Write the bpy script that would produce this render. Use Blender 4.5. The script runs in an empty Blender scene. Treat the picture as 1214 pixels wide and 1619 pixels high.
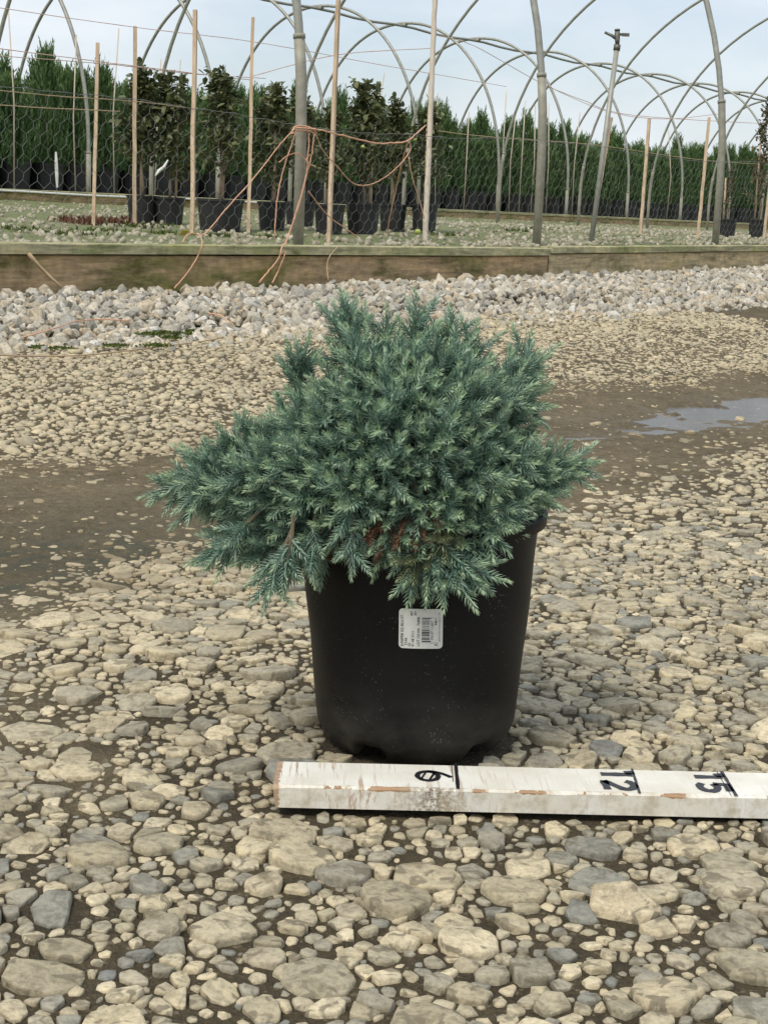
import bpy, bmesh, math, random
import numpy as np
from mathutils import Vector, Matrix, Euler
random.seed(7)
rng = np.random.default_rng(11)
scene = bpy.context.scene
COL = scene.collection
R = math.radians

# ------------------------------------------------------------------ camera
F_PX, CX, CY = 2432.0, 607.0, 809.5           # focal length and centre, in photo pixels
ROLL = R(2.2)
PITCH = math.atan((CY - 341) * math.cos(ROLL) / F_PX)
CAM = np.array([0.0, 0.0, 0.485])
_f = np.array([0, math.cos(PITCH), -math.sin(PITCH)])
_u0 = np.array([0, math.sin(PITCH), math.cos(PITCH)])
_r = np.array([1.0, 0, 0]) * math.cos(ROLL) + _u0 * math.sin(ROLL)
_u = _u0 * math.cos(ROLL) - np.array([1.0, 0, 0]) * math.sin(ROLL)
cd = bpy.data.cameras.new('camera')
cd.sensor_fit = 'VERTICAL'; cd.sensor_height = 36; cd.lens = 36 * F_PX / 1619
cd.clip_start = 0.05; cd.clip_end = 2000
cam = bpy.data.objects.new('camera', cd); COL.objects.link(cam)
cam.matrix_world = Matrix(((_r[0], _u[0], -_f[0], CAM[0]), (_r[1], _u[1], -_f[1], CAM[1]),
                           (_r[2], _u[2], -_f[2], CAM[2]), (0, 0, 0, 1)))
scene.camera = cam

# ------------------------------------------------------------------ sky and sun
SUN_EL, SUN_AZ = R(56), R(215)                # azimuth clockwise from +Y (view direction)
w = bpy.data.worlds.new('World'); scene.world = w; w.use_nodes = True
nt = w.node_tree; N = nt.nodes; LK = nt.links
bg = N['Background']
sky = N.new('ShaderNodeTexSky'); sky.sky_type = 'NISHITA'; sky.sun_disc = False
sky.sun_elevation = SUN_EL; sky.sun_rotation = SUN_AZ
sky.air_density = 1.0; sky.dust_density = 2.0; sky.ozone_density = 1.0
tc = N.new('ShaderNodeTexCoord'); mp = N.new('ShaderNodeMapping')
mp.inputs['Scale'].default_value = (1.0, 1.0, 2.6)
nz = N.new('ShaderNodeTexNoise'); nz.inputs['Scale'].default_value = 2.6
nz.inputs['Detail'].default_value = 7; nz.inputs['Roughness'].default_value = 0.58
rp = N.new('ShaderNodeValToRGB')
rp.color_ramp.elements[0].position = 0.36; rp.color_ramp.elements[0].color = (0.38, 0.38, 0.38, 1)
rp.color_ramp.elements[1].position = 0.60; rp.color_ramp.elements[1].color = (1, 1, 1, 1)
mx = N.new('ShaderNodeMix'); mx.data_type = 'RGBA'
mx.inputs[7].default_value = (5.75, 6.15, 6.55, 1)        # overcast cloud, in the sky texture's units
LK.new(tc.outputs['Generated'], mp.inputs['Vector']); LK.new(mp.outputs[0], nz.inputs['Vector'])
LK.new(nz.outputs['Fac'], rp.inputs[0]); LK.new(rp.outputs[0], mx.inputs[0])
LK.new(sky.outputs[0], mx.inputs[6]); LK.new(mx.outputs[2], bg.inputs['Color'])
bg.inputs['Strength'].default_value = 0.10
sl = bpy.data.lights.new('sun', 'SUN'); sl.energy = 1.5; sl.angle = R(14); sl.color = (1, .93, .80)
so = bpy.data.objects.new('sun', sl); COL.objects.link(so)
sdir = Vector((math.sin(SUN_AZ) * math.cos(SUN_EL), math.cos(SUN_AZ) * math.cos(SUN_EL), math.sin(SUN_EL)))
so.rotation_euler = sdir.to_track_quat('Z', 'Y').to_euler(); so.location = (-3, -4, 8)
vs = scene.view_settings
vs.view_transform = 'Standard'; vs.look = 'None'; vs.exposure = 0.60; vs.gamma = 1; vs.use_curve_mapping = False
scene.cycles.max_bounces = 8; scene.cycles.transparent_max_bounces = 16
scene.cycles.caustics_reflective = False; scene.cycles.caustics_refractive = False

# ------------------------------------------------------------------ geometry of the place
# fence direction: T runs along the timber edging, l is the distance across it
PHI = R(36.52); SP, CP = math.sin(PHI), math.cos(PHI)
AX = np.array([SP, CP]); NX = np.array([-CP, SP])
def TL(T, l, z=0.0):
    return (T * SP - l * CP, T * CP + l * SP, z)
def to_TL(x, y):
    return x * SP + y * CP, -x * CP + y * SP
def ray(px, py):
    d = _f + _r * (px - CX) / F_PX - _u * (py - CY) / F_PX
    return d
def proj(P):
    q = np.asarray(P, float) - CAM
    d = q @ _f
    return CX + F_PX * (q @ _r) / d, CY - F_PX * (q @ _u) / d, d
def hit_l(px, py, l):                          # point where the view ray meets the fence-parallel plane l
    d = ray(px, py); t = l / (NX[0] * d[0] + NX[1] * d[1])
    return CAM + d * t
def hit_z(px, py, z):
    d = ray(px, py); return CAM + d * ((z - CAM[2]) / d[2])
def hit_depth(px, py, D):
    return CAM + ray(px, py) * D
def smooth(a, b, x):
    t = np.clip((x - a) / (b - a), 0, 1); return t * t * (3 - 2 * t)

_perm = rng.random((256, 256))
def vnoise(x, y):                              # smooth value noise, numpy
    x = np.asarray(x, float); y = np.asarray(y, float)
    xi = np.floor(x).astype(int); yi = np.floor(y).astype(int)
    fx = x - xi; fy = y - yi; fx = fx * fx * (3 - 2 * fx); fy = fy * fy * (3 - 2 * fy)
    g = lambda a, b: _perm[a & 255, b & 255]
    return (g(xi, yi) * (1 - fx) + g(xi + 1, yi) * fx) * (1 - fy) + (g(xi, yi + 1) * (1 - fx) + g(xi + 1, yi + 1) * fx) * fy
def fbm(x, y, o=4):
    s = 0; a = .5
    for i in range(o):
        s = s + a * vnoise(x * 2 ** i + 17 * i, y * 2 ** i + 31 * i); a *= .5
    return s / (1 - .5 ** o)

def tilt(T): return .012 * np.clip(np.asarray(T, float) - 4.5, 0, 5)
def mud(x, y):                                 # wheel track: muddy strip parallel to the edging
    T, l = to_TL(x, y)
    n = fbm(x * 1.7, y * 1.7) - .5
    m = smooth(1.15, 1.55, l + n * .7) * (1 - smooth(2.0, 2.45, l + n * .9))
    m3 = .55 * smooth(.52, .62, fbm(x * 2.1 + 5, y * 2.1 + 8)) * smooth(.60, .95, l + n * .5) * (1 - smooth(1.8, 2.1, l))
    m2 = .6 * smooth(2.2, 2.5, l + n) * (1 - smooth(2.7, 3.0, l + n)) * smooth(3.6, 4.6, T)
    return np.clip(np.maximum(np.maximum(m, m2), m3), 0, 1)
def puddle_dip(x, y):
    T, l = to_TL(x, y)
    a = np.exp(-(((T - 3.75) / .75) ** 2 + ((l - 1.76) / .15) ** 2))
    b = np.exp(-(((T - 1.36) / .45) ** 2 + ((l - 1.62) / .20) ** 2))
    return a, b
def ground_z(x, y):
    x = np.asarray(x, float); y = np.asarray(y, float)
    T, l = to_TL(x, y)
    z = np.interp(l, [-50, 1.4, 1.8, 2.2, 2.65, 3.1, 3.95, 4.2, 400], [0, 0, .008, .034, .075, .112, .158, .165, .165])
    z = z + tilt(T) * smooth(2.0, 3.9, l)
    fade = np.exp(-((np.abs(x) / 12) ** 4)) * np.exp(-((np.abs(y) / 14) ** 4))
    m = mud(x, y)
    z = z + fade * ((fbm(x * 3, y * 3) - .5) * .016 + (fbm(x * 14, y * 14) - .5) * (.006 + .012 * m) + (fbm(x * 38, y * 38) - .5) * .006 * m)
    pot = np.exp(-(((x - .04) ** 2 + (y - 1.32) ** 2) / .30 ** 2) ** 2)
    z = z * (1 - pot * .8)
    a, b = puddle_dip(x, y)
    return z - .020 * a - .016 * b + a * (fbm(x * 6 + 3, y * 6) - .5) * .050 + a * (fbm(x * 21, y * 21) - .5) * .026
def bed_z(T, l):
    T = np.asarray(T, float); l = np.asarray(l, float)
    z = np.interp(l, [3.9, 4.4, 10.5, 12.5, 12.8, 12.95, 400], [.335, .345, .42, .49, .50, .555, .555])
    return z + tilt(T) * (1 - smooth(6, 12, l)) + (fbm(T * 2.5, l * 2.5) - .5) * .03
def hit_bed(px, py):
    d = ray(px, py); lo = None
    for l in np.arange(4.0, 12.6, .02):
        t = l / (NX[0] * d[0] + NX[1] * d[1]); P = CAM + d * t
        T, _ = to_TL(P[0], P[1])
        if P[2] <= float(bed_z(T, l)): return np.array([P[0], P[1], float(bed_z(T, l))])
    return P

# ------------------------------------------------------------------ helpers
def tag(o, label=None, cat=None, group=None, kind=None):
    if label: o['label'] = label
    if cat: o['category'] = cat
    if group: o['group'] = group
    if kind: o['kind'] = kind
    return o
def link(name, me, mat=None, parent=None):
    if mat is not None and not me.materials: me.materials.append(mat)
    o = bpy.data.objects.new(name, me); COL.objects.link(o)
    if parent: o.parent = parent
    return o
def empty(name, loc=(0, 0, 0), rz=0):
    o = bpy.data.objects.new(name, None); COL.objects.link(o)
    o.location = loc; o.rotation_euler = (0, 0, rz); o.empty_display_size = .05
    return o
def np_mesh(name, V, Fc, smooth_shade=False):   # Fc (n,3) or (n,4)
    V = np.asarray(V, np.float32); Fc = np.asarray(Fc, np.int32); k = Fc.shape[1]
    me = bpy.data.meshes.new(name)
    me.vertices.add(len(V)); me.vertices.foreach_set('co', V.ravel())
    me.loops.add(Fc.size); me.loops.foreach_set('vertex_index', Fc.ravel())
    me.polygons.add(len(Fc))
    me.polygons.foreach_set('loop_start', np.arange(0, Fc.size, k, dtype=np.int32))
    try: me.polygons.foreach_set('loop_total', np.full(len(Fc), k, dtype=np.int32))
    except Exception: pass
    if smooth_shade: me.polygons.foreach_set('use_smooth', np.ones(len(Fc), bool))
    me.update(calc_edges=True); me.validate()
    return me
class MB:
    def __init__(s): s.v = []; s.f = []; s.col = []
    def add(s, V, Fc):
        o = len(s.v); s.v += [tuple(p) for p in V]; s.f += [tuple(i + o for i in q) for q in Fc]
    def box(s, c, d, M=None, bev=0):
        x, y, z = d[0] / 2, d[1] / 2, d[2] / 2
        P = [Vector((sx * x, sy * y, sz * z)) for sz in (-1, 1) for sy in (-1, 1) for sx in (-1, 1)]
        P = [(M @ p if M else p) + Vector(c) for p in P]
        s.add(P, [(0, 2, 3, 1), (4, 5, 7, 6), (0, 1, 5, 4), (2, 6, 7, 3), (0, 4, 6, 2), (1, 3, 7, 5)])
    def tube(s, pts, rad, n=8, cap=True):
        pts = [Vector(p) for p in pts]; m = len(pts)
        rad = [rad] * m if not hasattr(rad, '__len__') else rad
        o = len(s.v); prev = None
        for i, p in enumerate(pts):
            t = (pts[min(i + 1, m - 1)] - pts[max(i - 1, 0)])
            if t.length < 1e-9: t = Vector((0, 0, 1))
            t.normalize()
            if prev is None:
                a = t.orthogonal().normalized()
            else:
                a = prev - t * prev.dot(t)
                a = a.normalized() if a.length > 1e-6 else t.orthogonal().normalized()
            prev = a; b = t.cross(a)
            for k in range(n):
                q = 2 * math.pi * k / n
                s.v.append(tuple(p + (a * math.cos(q) + b * math.sin(q)) * rad[i]))
        for i in range(m - 1):
            for k in range(n):
                k2 = (k + 1) % n
                s.f.append((o + i * n + k, o + i * n + k2, o + (i + 1) * n + k2, o + (i + 1) * n + k))
        if cap:
            s.f.append(tuple(o + k for k in reversed(range(n)))); s.f.append(tuple(o + (m - 1) * n + k for k in range(n)))
    def mesh(s, name, sm=False):
        me = bpy.data.meshes.new(name); me.from_pydata(s.v, [], s.f); me.update()
        if sm: me.polygons.foreach_set('use_smooth', [True] * len(me.polygons))
        return me
    def build(s, name, mat, parent=None, sm=False): return link(name, s.mesh(name, sm), mat, parent)

# ------------------------------------------------------------------ materials
def new_mat(name):
    m = bpy.data.materials.new(name); m.use_nodes = True
    t = m.node_tree; return m, t, t.nodes, t.links, t.nodes['Principled BSDF']
def lin(r, g, b):
    f = lambda c: (c / 255 / 12.92) if c / 255 <= .04045 else ((c / 255 + .055) / 1.055) ** 2.4
    return (f(r), f(g), f(b), 1)
def ramp(n, stops, interp='LINEAR'):
    r = n.new('ShaderNodeValToRGB'); r.color_ramp.interpolation = interp
    e = r.color_ramp.elements
    while len(e) < len(stops): e.new(.5)
    for i, (p, c) in enumerate(stops): e[i].position = p; e[i].color = c if len(c) == 4 else (*c, 1)
    return r
def noise(n, l, scale, detail=4, rough=.55, vec=None, dist=0):
    q = n.new('ShaderNodeTexNoise'); q.inputs['Scale'].default_value = scale
    q.inputs['Detail'].default_value = detail; q.inputs['Roughness'].default_value = rough
    q.inputs['Distortion'].default_value = dist
    if vec is not None: l.new(vec, q.inputs['Vector'])
    return q
def mixc(n, l, fac, a, b, mode='MIX'):
    q = n.new('ShaderNodeMix'); q.data_type = 'RGBA'; q.blend_type = mode
    for sock, v in ((0, fac), (6, a), (7, b)):
        if hasattr(v, 'is_output'): l.new(v, q.inputs[sock])
        else: q.inputs[sock].default_value = v
    return q.outputs[2]
def mathn(n, l, op, a, b=None, clamp=False):
    q = n.new('ShaderNodeMath'); q.operation = op; q.use_clamp = clamp
    for i, v in enumerate((a, b)):
        if v is None: continue
        if hasattr(v, 'is_output'): l.new(v, q.inputs[i])
        else: q.inputs[i].default_value = v
    return q.outputs[0]
def bump(n, l, b, h, strength=.4, dist=.003):
    q = n.new('ShaderNodeBump'); q.inputs['Strength'].default_value = strength; q.inputs['Distance'].default_value = dist
    l.new(h, q.inputs['Height']); l.new(q.outputs[0], b.inputs['Normal'])
def objco(n): return n.new('ShaderNodeTexCoord').outputs['Object']
def wpos(n): return n.new('ShaderNodeNewGeometry').outputs['Position']

def simple_mat(name, c1, c2, scale=20, rough=.6, bs=.3, bd=.002, detail=5, metallic=0, spec=.5, vecobj=True, stretch=None):
    m, t, n, l, b = new_mat(name)
    v = objco(n) if vecobj else wpos(n)
    if stretch:
        mpn = n.new('ShaderNodeMapping'); mpn.inputs['Scale'].default_value = stretch
        l.new(v, mpn.inputs['Vector']); v = mpn.outputs[0]
    q = noise(n, l, scale, detail, .6, v)
    r = ramp(n, [(.3, c1), (.7, c2)]); l.new(q.outputs['Fac'], r.inputs[0])
    l.new(r.outputs[0], b.inputs['Base Color'])
    b.inputs['Roughness'].default_value = rough; b.inputs['Metallic'].default_value = metallic
    b.inputs['Specular IOR Level'].default_value = spec
    if bs: bump(n, l, b, q.outputs['Fac'], bs, bd)
    return m

def stone_mat(name, stops, spot=.5, dirt=(.16, .125, .07, 1)):
    m, t, n, l, b = new_mat(name)
    geo = n.new('ShaderNodeNewGeometry'); oi = n.new('ShaderNodeObjectInfo')
    rnd = mathn(n, l, 'FRACT', mathn(n, l, 'ADD', geo.outputs['Random Per Island'], oi.outputs['Random']))
    r = ramp(n, stops, 'CONSTANT' if False else 'LINEAR'); l.new(rnd, r.inputs[0])
    v = geo.outputs['Position']
    q1 = noise(n, l, 42, 6, .7, v, .6); q2 = noise(n, l, 190, 4, .7, v)
    c = mixc(n, l, 1.0, r.outputs[0], ramp_out(n, l, q1.outputs['Fac'], [(.28, (.50, .48, .43)), (.52, (1, 1, 1)), (.78, (1.22, 1.18, 1.05))]), 'MULTIPLY')
    c = mixc(n, l, .55, c, ramp_out(n, l, q2.outputs['Fac'], [(.32, (.45, .45, .42)), (.52, (1, 1, 1)), (.72, (1.3, 1.27, 1.18))]), 'MULTIPLY')
    # damp stains with a shape of their own
    q3 = noise(n, l, 70, 3, .5, v, .8)
    sp = ramp_out(n, l, q3.outputs['Fac'], [(.56, (0, 0, 0)), (.64, (1, 1, 1))])
    c = mixc(n, l, mathn(n, l, 'MULTIPLY', sp, spot), c, (.17, .145, .10, 1))
    if name == 'drive stone':
        dp = n.new('ShaderNodeVectorMath'); dp.operation = 'DOT_PRODUCT'; l.new(v, dp.inputs[0]); dp.inputs[1].default_value = (-CP, SP, 0)
        pale_tint = n.new('ShaderNodeMapRange'); pale_tint.inputs[1].default_value = .75; pale_tint.inputs[2].default_value = 1.9; l.new(dp.outputs['Value'], pale_tint.inputs[0])
        c = mixc(n, l, mathn(n, l, 'MULTIPLY', pale_tint.outputs[0], .30), c, (.68, .57, .37, 1))  # stones turn creamier toward the timber edging
        b1 = n.new('ShaderNodeMapRange'); b1.inputs[1].default_value = 1.25; b1.inputs[2].default_value = 1.6; l.new(dp.outputs['Value'], b1.inputs[0])
        b2 = n.new('ShaderNodeMapRange'); b2.inputs[1].default_value = 2.25; b2.inputs[2].default_value = 2.0; l.new(dp.outputs['Value'], b2.inputs[0])
        sp2 = ramp_out(n, l, rnd, [(.2, (.2, .2, .2)), (.7, (1, 1, 1))])
        c = mixc(n, l, mathn(n, l, 'MULTIPLY', mathn(n, l, 'MULTIPLY', b1.outputs[0], b2.outputs[0]), mathn(n, l, 'MULTIPLY', sp2, .75)), c, (.22, .165, .088, 1))
    l.new(c, b.inputs['Base Color'])
    b.inputs['Roughness'].default_value = .82; b.inputs['Specular IOR Level'].default_value = .3
    h = mathn(n, l, 'ADD', mathn(n, l, 'MULTIPLY', q1.outputs['Fac'], .35), mathn(n, l, 'MULTIPLY', q2.outputs['Fac'], .6))
    bump(n, l, b, h, .7, .0035)
    return m
def ramp_out(n, l, fac, stops):
    r = ramp(n, stops); l.new(fac, r.inputs[0]); return r.outputs[0]

M = {}
M['stone'] = stone_mat('drive stone', [(0, (.44, .385, .265)), (.08, (.27, .255, .205)), (.17, (.60, .51, .35)), (.26, (.36, .315, .22)), (.36, (.52, .45, .31)), (.45, (.66, .57, .40)),
                                       (.54, (.33, .305, .24)), (.63, (.56, .48, .325)), (.72, (.25, .25, .22)), (.80, (.46, .40, .28)), (.88, (.62, .53, .36)), (.95, (.22, .225, .21)), (1, (.50, .435, .30))], .8)
M['ballast'] = stone_mat('ballast stone', [(0, (.52, .48, .40)), (.2, (.36, .345, .31)), (.4, (.64, .59, .49)), (.6, (.42, .37, .29)),
                                           (.75, (.56, .47, .34)), (.9, (.70, .68, .63)), (1, (.25, .235, .19))], .35)
M['bedstone'] = stone_mat('bed gravel', [(0, (.46, .42, .32)), (.4, (.34, .31, .22)), (.7, (.54, .50, .40)), (1, (.25, .26, .14))], .2)

def ground_mat():
    m, t, n, l, b = new_mat('gravelly mud')
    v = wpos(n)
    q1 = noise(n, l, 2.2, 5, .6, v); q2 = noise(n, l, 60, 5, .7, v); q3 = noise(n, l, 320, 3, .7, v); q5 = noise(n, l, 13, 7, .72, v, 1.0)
    c = ramp_out(n, l, q1.outputs['Fac'], [(.3, (.085, .066, .037)), (.7, (.140, .110, .062))])  # soil between stones painted darker: damp plus crevice shade in the colour
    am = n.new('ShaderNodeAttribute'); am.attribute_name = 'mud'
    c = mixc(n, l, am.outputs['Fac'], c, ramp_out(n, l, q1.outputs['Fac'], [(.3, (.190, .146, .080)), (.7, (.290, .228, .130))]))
    c = mixc(n, l, .8, c, ramp_out(n, l, q2.outputs['Fac'], [(.3, (.5, .5, .5)), (.6, (1, 1, 1)), (.75, (1.3, 1.27, 1.2))]), 'MULTIPLY')
    c = mixc(n, l, .8, c, ramp_out(n, l, q5.outputs['Fac'], [(.32, (.62, .61, .60)), (.6, (1.05, 1.05, 1.05))]), 'MULTIPLY')
    c = mixc(n, l, .7, c, ramp_out(n, l, q3.outputs['Fac'], [(.35, (.65, .65, .62)), (.55, (1, 1, 1)), (.7, (1.7, 1.6, 1.4))]), 'MULTIPLY')
    vg = n.new('ShaderNodeTexVoronoi'); vg.inputs['Scale'].default_value = 150; l.new(v, vg.inputs['Vector'])
    gm = mathn(n, l, 'LESS_THAN', vg.outputs['Distance'], mathn(n, l, 'MULTIPLY', mathn(n, l, 'SUBTRACT', q2.outputs['Fac'], .40), 1.6))
    c = mixc(n, l, mathn(n, l, 'MULTIPLY', gm, .55), c, mixc(n, l, q3.outputs['Fac'], (.10, .08, .05, 1), (.40, .34, .23, 1)))
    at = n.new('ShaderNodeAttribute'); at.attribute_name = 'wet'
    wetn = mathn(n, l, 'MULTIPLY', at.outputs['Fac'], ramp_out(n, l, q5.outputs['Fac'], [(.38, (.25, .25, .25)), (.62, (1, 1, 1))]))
    al = n.new('ShaderNodeAttribute'); al.attribute_name = 'dark_green'
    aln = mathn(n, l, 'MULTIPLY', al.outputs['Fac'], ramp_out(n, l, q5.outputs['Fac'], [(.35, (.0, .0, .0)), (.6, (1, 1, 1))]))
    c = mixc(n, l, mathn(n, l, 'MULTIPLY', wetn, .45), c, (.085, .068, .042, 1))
    c = mixc(n, l, mathn(n, l, 'MULTIPLY', aln, .8), c, (.062, .066, .042, 1))  # darker greenish tint over the left dip of the track
    l.new(c, b.inputs['Base Color'])
    rr = n.new('ShaderNodeMapRange'); rr.inputs[3].default_value = .92; rr.inputs[4].default_value = .45
    l.new(wetn, rr.inputs[0]); l.new(rr.outputs[0], b.inputs['Roughness'])
    b.inputs['Specular IOR Level'].default_value = .35
    h = mathn(n, l, 'ADD', mathn(n, l, 'ADD', q2.outputs['Fac'], mathn(n, l, 'MULTIPLY', q3.outputs['Fac'], .4)), q5.outputs['Fac'])
    bump(n, l, b, h, 1.0, .012)
    return m
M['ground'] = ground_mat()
def bed_mat():
    m, t, n, l, b = new_mat('mossy gravel bed')
    v = wpos(n)
    q1 = noise(n, l, 3.0, 5, .6, v); q2 = noise(n, l, 45, 5, .7, v)
    c = ramp_out(n, l, q2.outputs['Fac'], [(.3, (.15, .13, .075)), (.5, (.30, .27, .18)), (.7, (.46, .43, .34))])
    f = ramp_out(n, l, q1.outputs['Fac'], [(.32, (0, 0, 0)), (.50, (1, 1, 1))])
    c = mixc(n, l, mathn(n, l, 'MULTIPLY', f, .8), c, (.13, .165, .045, 1))
    l.new(c, b.inputs['Base Color']); b.inputs['Roughness'].default_value = .95
    bump(n, l, b, q2.outputs['Fac'], .8, .02)
    return m
M['bed'] = bed_mat()
def timber_mat(name, base, mossc, moss_lo=.42, seed=0):
    m, t, n, l, b = new_mat(name)
    v = objco(n); mpn = n.new('ShaderNodeMapping'); mpn.inputs['Scale'].default_value = (1.2, 14, 14); mpn.inputs['Location'].default_value = (seed, seed, 0)
    l.new(v, mpn.inputs['Vector'])
    g = noise(n, l, 5, 6, .65, mpn.outputs[0], .6); q = noise(n, l, 4.2, 7, .7, mpn2(n, l, v, (.55, 1.6, 1.6)), .5); q2 = noise(n, l, 26, 4, .6, v)
    c = ramp_out(n, l, g.outputs['Fac'], [(.25, tuple(x * .55 for x in base)), (.5, base), (.75, tuple(x * 1.35 for x in base))])
    f = ramp_out(n, l, q.outputs['Fac'], [(moss_lo, (0, 0, 0)), (moss_lo + .16, (1, 1, 1))])
    c = mixc(n, l, mathn(n, l, 'MULTIPLY', f, .9), c, (*mossc, 1))
    q4 = noise(n, l, 7, 5, .7, mpn2(n, l, v, (.5, 2.5, 2.5)), .8)
    c = mixc(n, l, .9, c, ramp_out(n, l, q4.outputs['Fac'], [(.32, (.40, .40, .34)), (.5, (1, 1, 1)), (.68, (1.35, 1.25, 1.1))]), 'MULTIPLY')
    c = mixc(n, l, .7, c, ramp_out(n, l, q2.outputs['Fac'], [(.3, (.6, .6, .6)), (.6, (1.05, 1.05, 1.05))]), 'MULTIPLY')
    # dark knots
    vo = n.new('ShaderNodeTexVoronoi'); vo.inputs['Scale'].default_value = 2.0; l.new(mpn2(n, l, v, (1.1, 2.2, 2.2)), vo.inputs['Vector'])
    kn = ramp_out(n, l, vo.outputs['Distance'], [(.04, (1, 1, 1)), (.09, (0, 0, 0))])
    c = mixc(n, l, mathn(n, l, 'MULTIPLY', kn, .7), c, (.06, .045, .03, 1))
    l.new(c, b.inputs['Base Color']); b.inputs['Roughness'].default_value = .85; b.inputs['Specular IOR Level'].default_value = .25
    bump(n, l, b, g.outputs['Fac'], .5, .004)
    return m
def mpn2(n, l, v, s):
    q = n.new('ShaderNodeMapping'); q.inputs['Scale'].default_value = s; l.new(v, q.inputs['Vector']); return q.outputs[0]
M['timber'] = timber_mat('mossy treated timber', (.48, .345, .20), (.19, .19, .055), .46)
M['timber_pale'] = timber_mat('pale treated timber', (.56, .45, .27), (.30, .28, .11), .56, 3)
M['timber_cap'] = timber_mat('green grey timber cap', (.46, .43, .26), (.27, .29, .12), .48, 7)
M['galv'] = simple_mat('galvanised pipe', (.27, .27, .235), (.40, .395, .345), 18, .5, .15, .001, metallic=.25)
M['galv_old'] = simple_mat('weathered galvanised pipe', (.24, .23, .18), (.37, .355, .29), 22, .62, .2, .001, metallic=.1)
M['stake'] = simple_mat('bare wooden stake', (.40, .285, .18), (.64, .49, .345), 5, .8, .3, .001, stretch=(9, 9, 1))
M['cane'] = simple_mat('pale cane', (.50, .42, .33), (.66, .58, .48), 8, .6, .2, .001, stretch=(9, 9, 1))
M['twine'] = simple_mat('orange baling twine', (.56, .29, .17), (.74, .44, .29), 60, .7, .2, .0005)
M['twine_pale'] = simple_mat('faded pink twine', (.62, .40, .32), (.70, .50, .42), 60, .7, .2, .0005)
M['twine_tan'] = simple_mat('tan twine', (.40, .29, .17), (.52, .39, .24), 60, .7, .2, .0005)
M['wire'] = simple_mat('galvanised wire', (.20, .205, .19), (.30, .305, .28), 60, .5, 0, metallic=.3)
M['blackpot'] = simple_mat('black nursery pot', (.012, .012, .013), (.026, .026, .028), 12, .5, .1, .001)
M['bark'] = simple_mat('grey brown bark', (.14, .10, .065), (.26, .20, .14), 30, .9, .5, .003)
M['white'] = simple_mat('white plastic', (.70, .70, .66), (.80, .80, .77), 20, .5, 0)
M['brass'] = simple_mat('weathered sprinkler metal', (.10, .095, .08), (.22, .21, .18), 60, .5, .1, .001, metallic=.6)

def leaf_mat(name, a, bcol, tip=None, rough=.55, trans=.15, spec=.4):
    m, t, n, l, b = new_mat(name)
    geo = n.new('ShaderNodeNewGeometry'); oi = n.new('ShaderNodeObjectInfo')
    r = mathn(n, l, 'FRACT', mathn(n, l, 'ADD', geo.outputs['Random Per Island'], oi.outputs['Random']))
    c = ramp_out(n, l, r, [(0, a), (1, bcol)])
    if tip is not None:
        at = n.new('ShaderNodeAttribute'); at.attribute_name = 'age'
        f = ramp_out(n, l, at.outputs['Fac'], [(.55, (0, 0, 0)), (1.0, (1, 1, 1))])
        c = mixc(n, l, mathn(n, l, 'MULTIPLY', f, .75), c, (*tip, 1))
    l.new(c, b.inputs['Base Color']); b.inputs['Roughness'].default_value = rough
    b.inputs['Specular IOR Level'].default_value = spec
    tr = n.new('ShaderNodeBsdfTranslucent'); l.new(c, tr.inputs['Color'])
    ms = n.new('ShaderNodeMixShader'); ms.inputs[0].default_value = trans
    out = n['Material Output']; l.new(b.outputs[0], ms.inputs[1]); l.new(tr.outputs[0], ms.inputs[2]); l.new(ms.outputs[0], out.inputs[0])
    return m
M['needle'] = leaf_mat('blue green needles', (.100, .200, .145), (.375, .500, .395), (.52, .66, .40), .38, .12, .5)
M['needle_old'] = leaf_mat('dull olive needles', (.12, .15, .075), (.20, .23, .13), (.26, .30, .16), .5, .1)
M['needle_dead'] = leaf_mat('dead russet needles', (.15, .075, .045), (.28, .15, .09), None, .7, .1)
M['hedge'] = leaf_mat('dark upright juniper foliage', (.050, .098, .036), (.115, .200, .068), (.20, .30, .105), .6, .12, .3)
M['leaf'] = leaf_mat('olive green tree leaves', (.070, .092, .042), (.190, .200, .088), None, .5, .15)
M['leaf_tan'] = leaf_mat('green and bronze leaves', (.05, .07, .03), (.17, .12, .06), None, .55, .15)
M['moss'] = leaf_mat('moss', (.06, .085, .02), (.12, .15, .04), None, .9, .1, .2)
M['weed_red'] = leaf_mat('reddish weed', (.10, .04, .025), (.18, .08, .05), None, .7, .1, .2)
M['apple'] = simple_mat('green apple', (.30, .40, .06), (.42, .50, .10), 30, .4, 0)
M['yellow_leaf'] = simple_mat('yellow leaf', (.55, .38, .06), (.65, .47, .10), 30, .6, 0)

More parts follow.
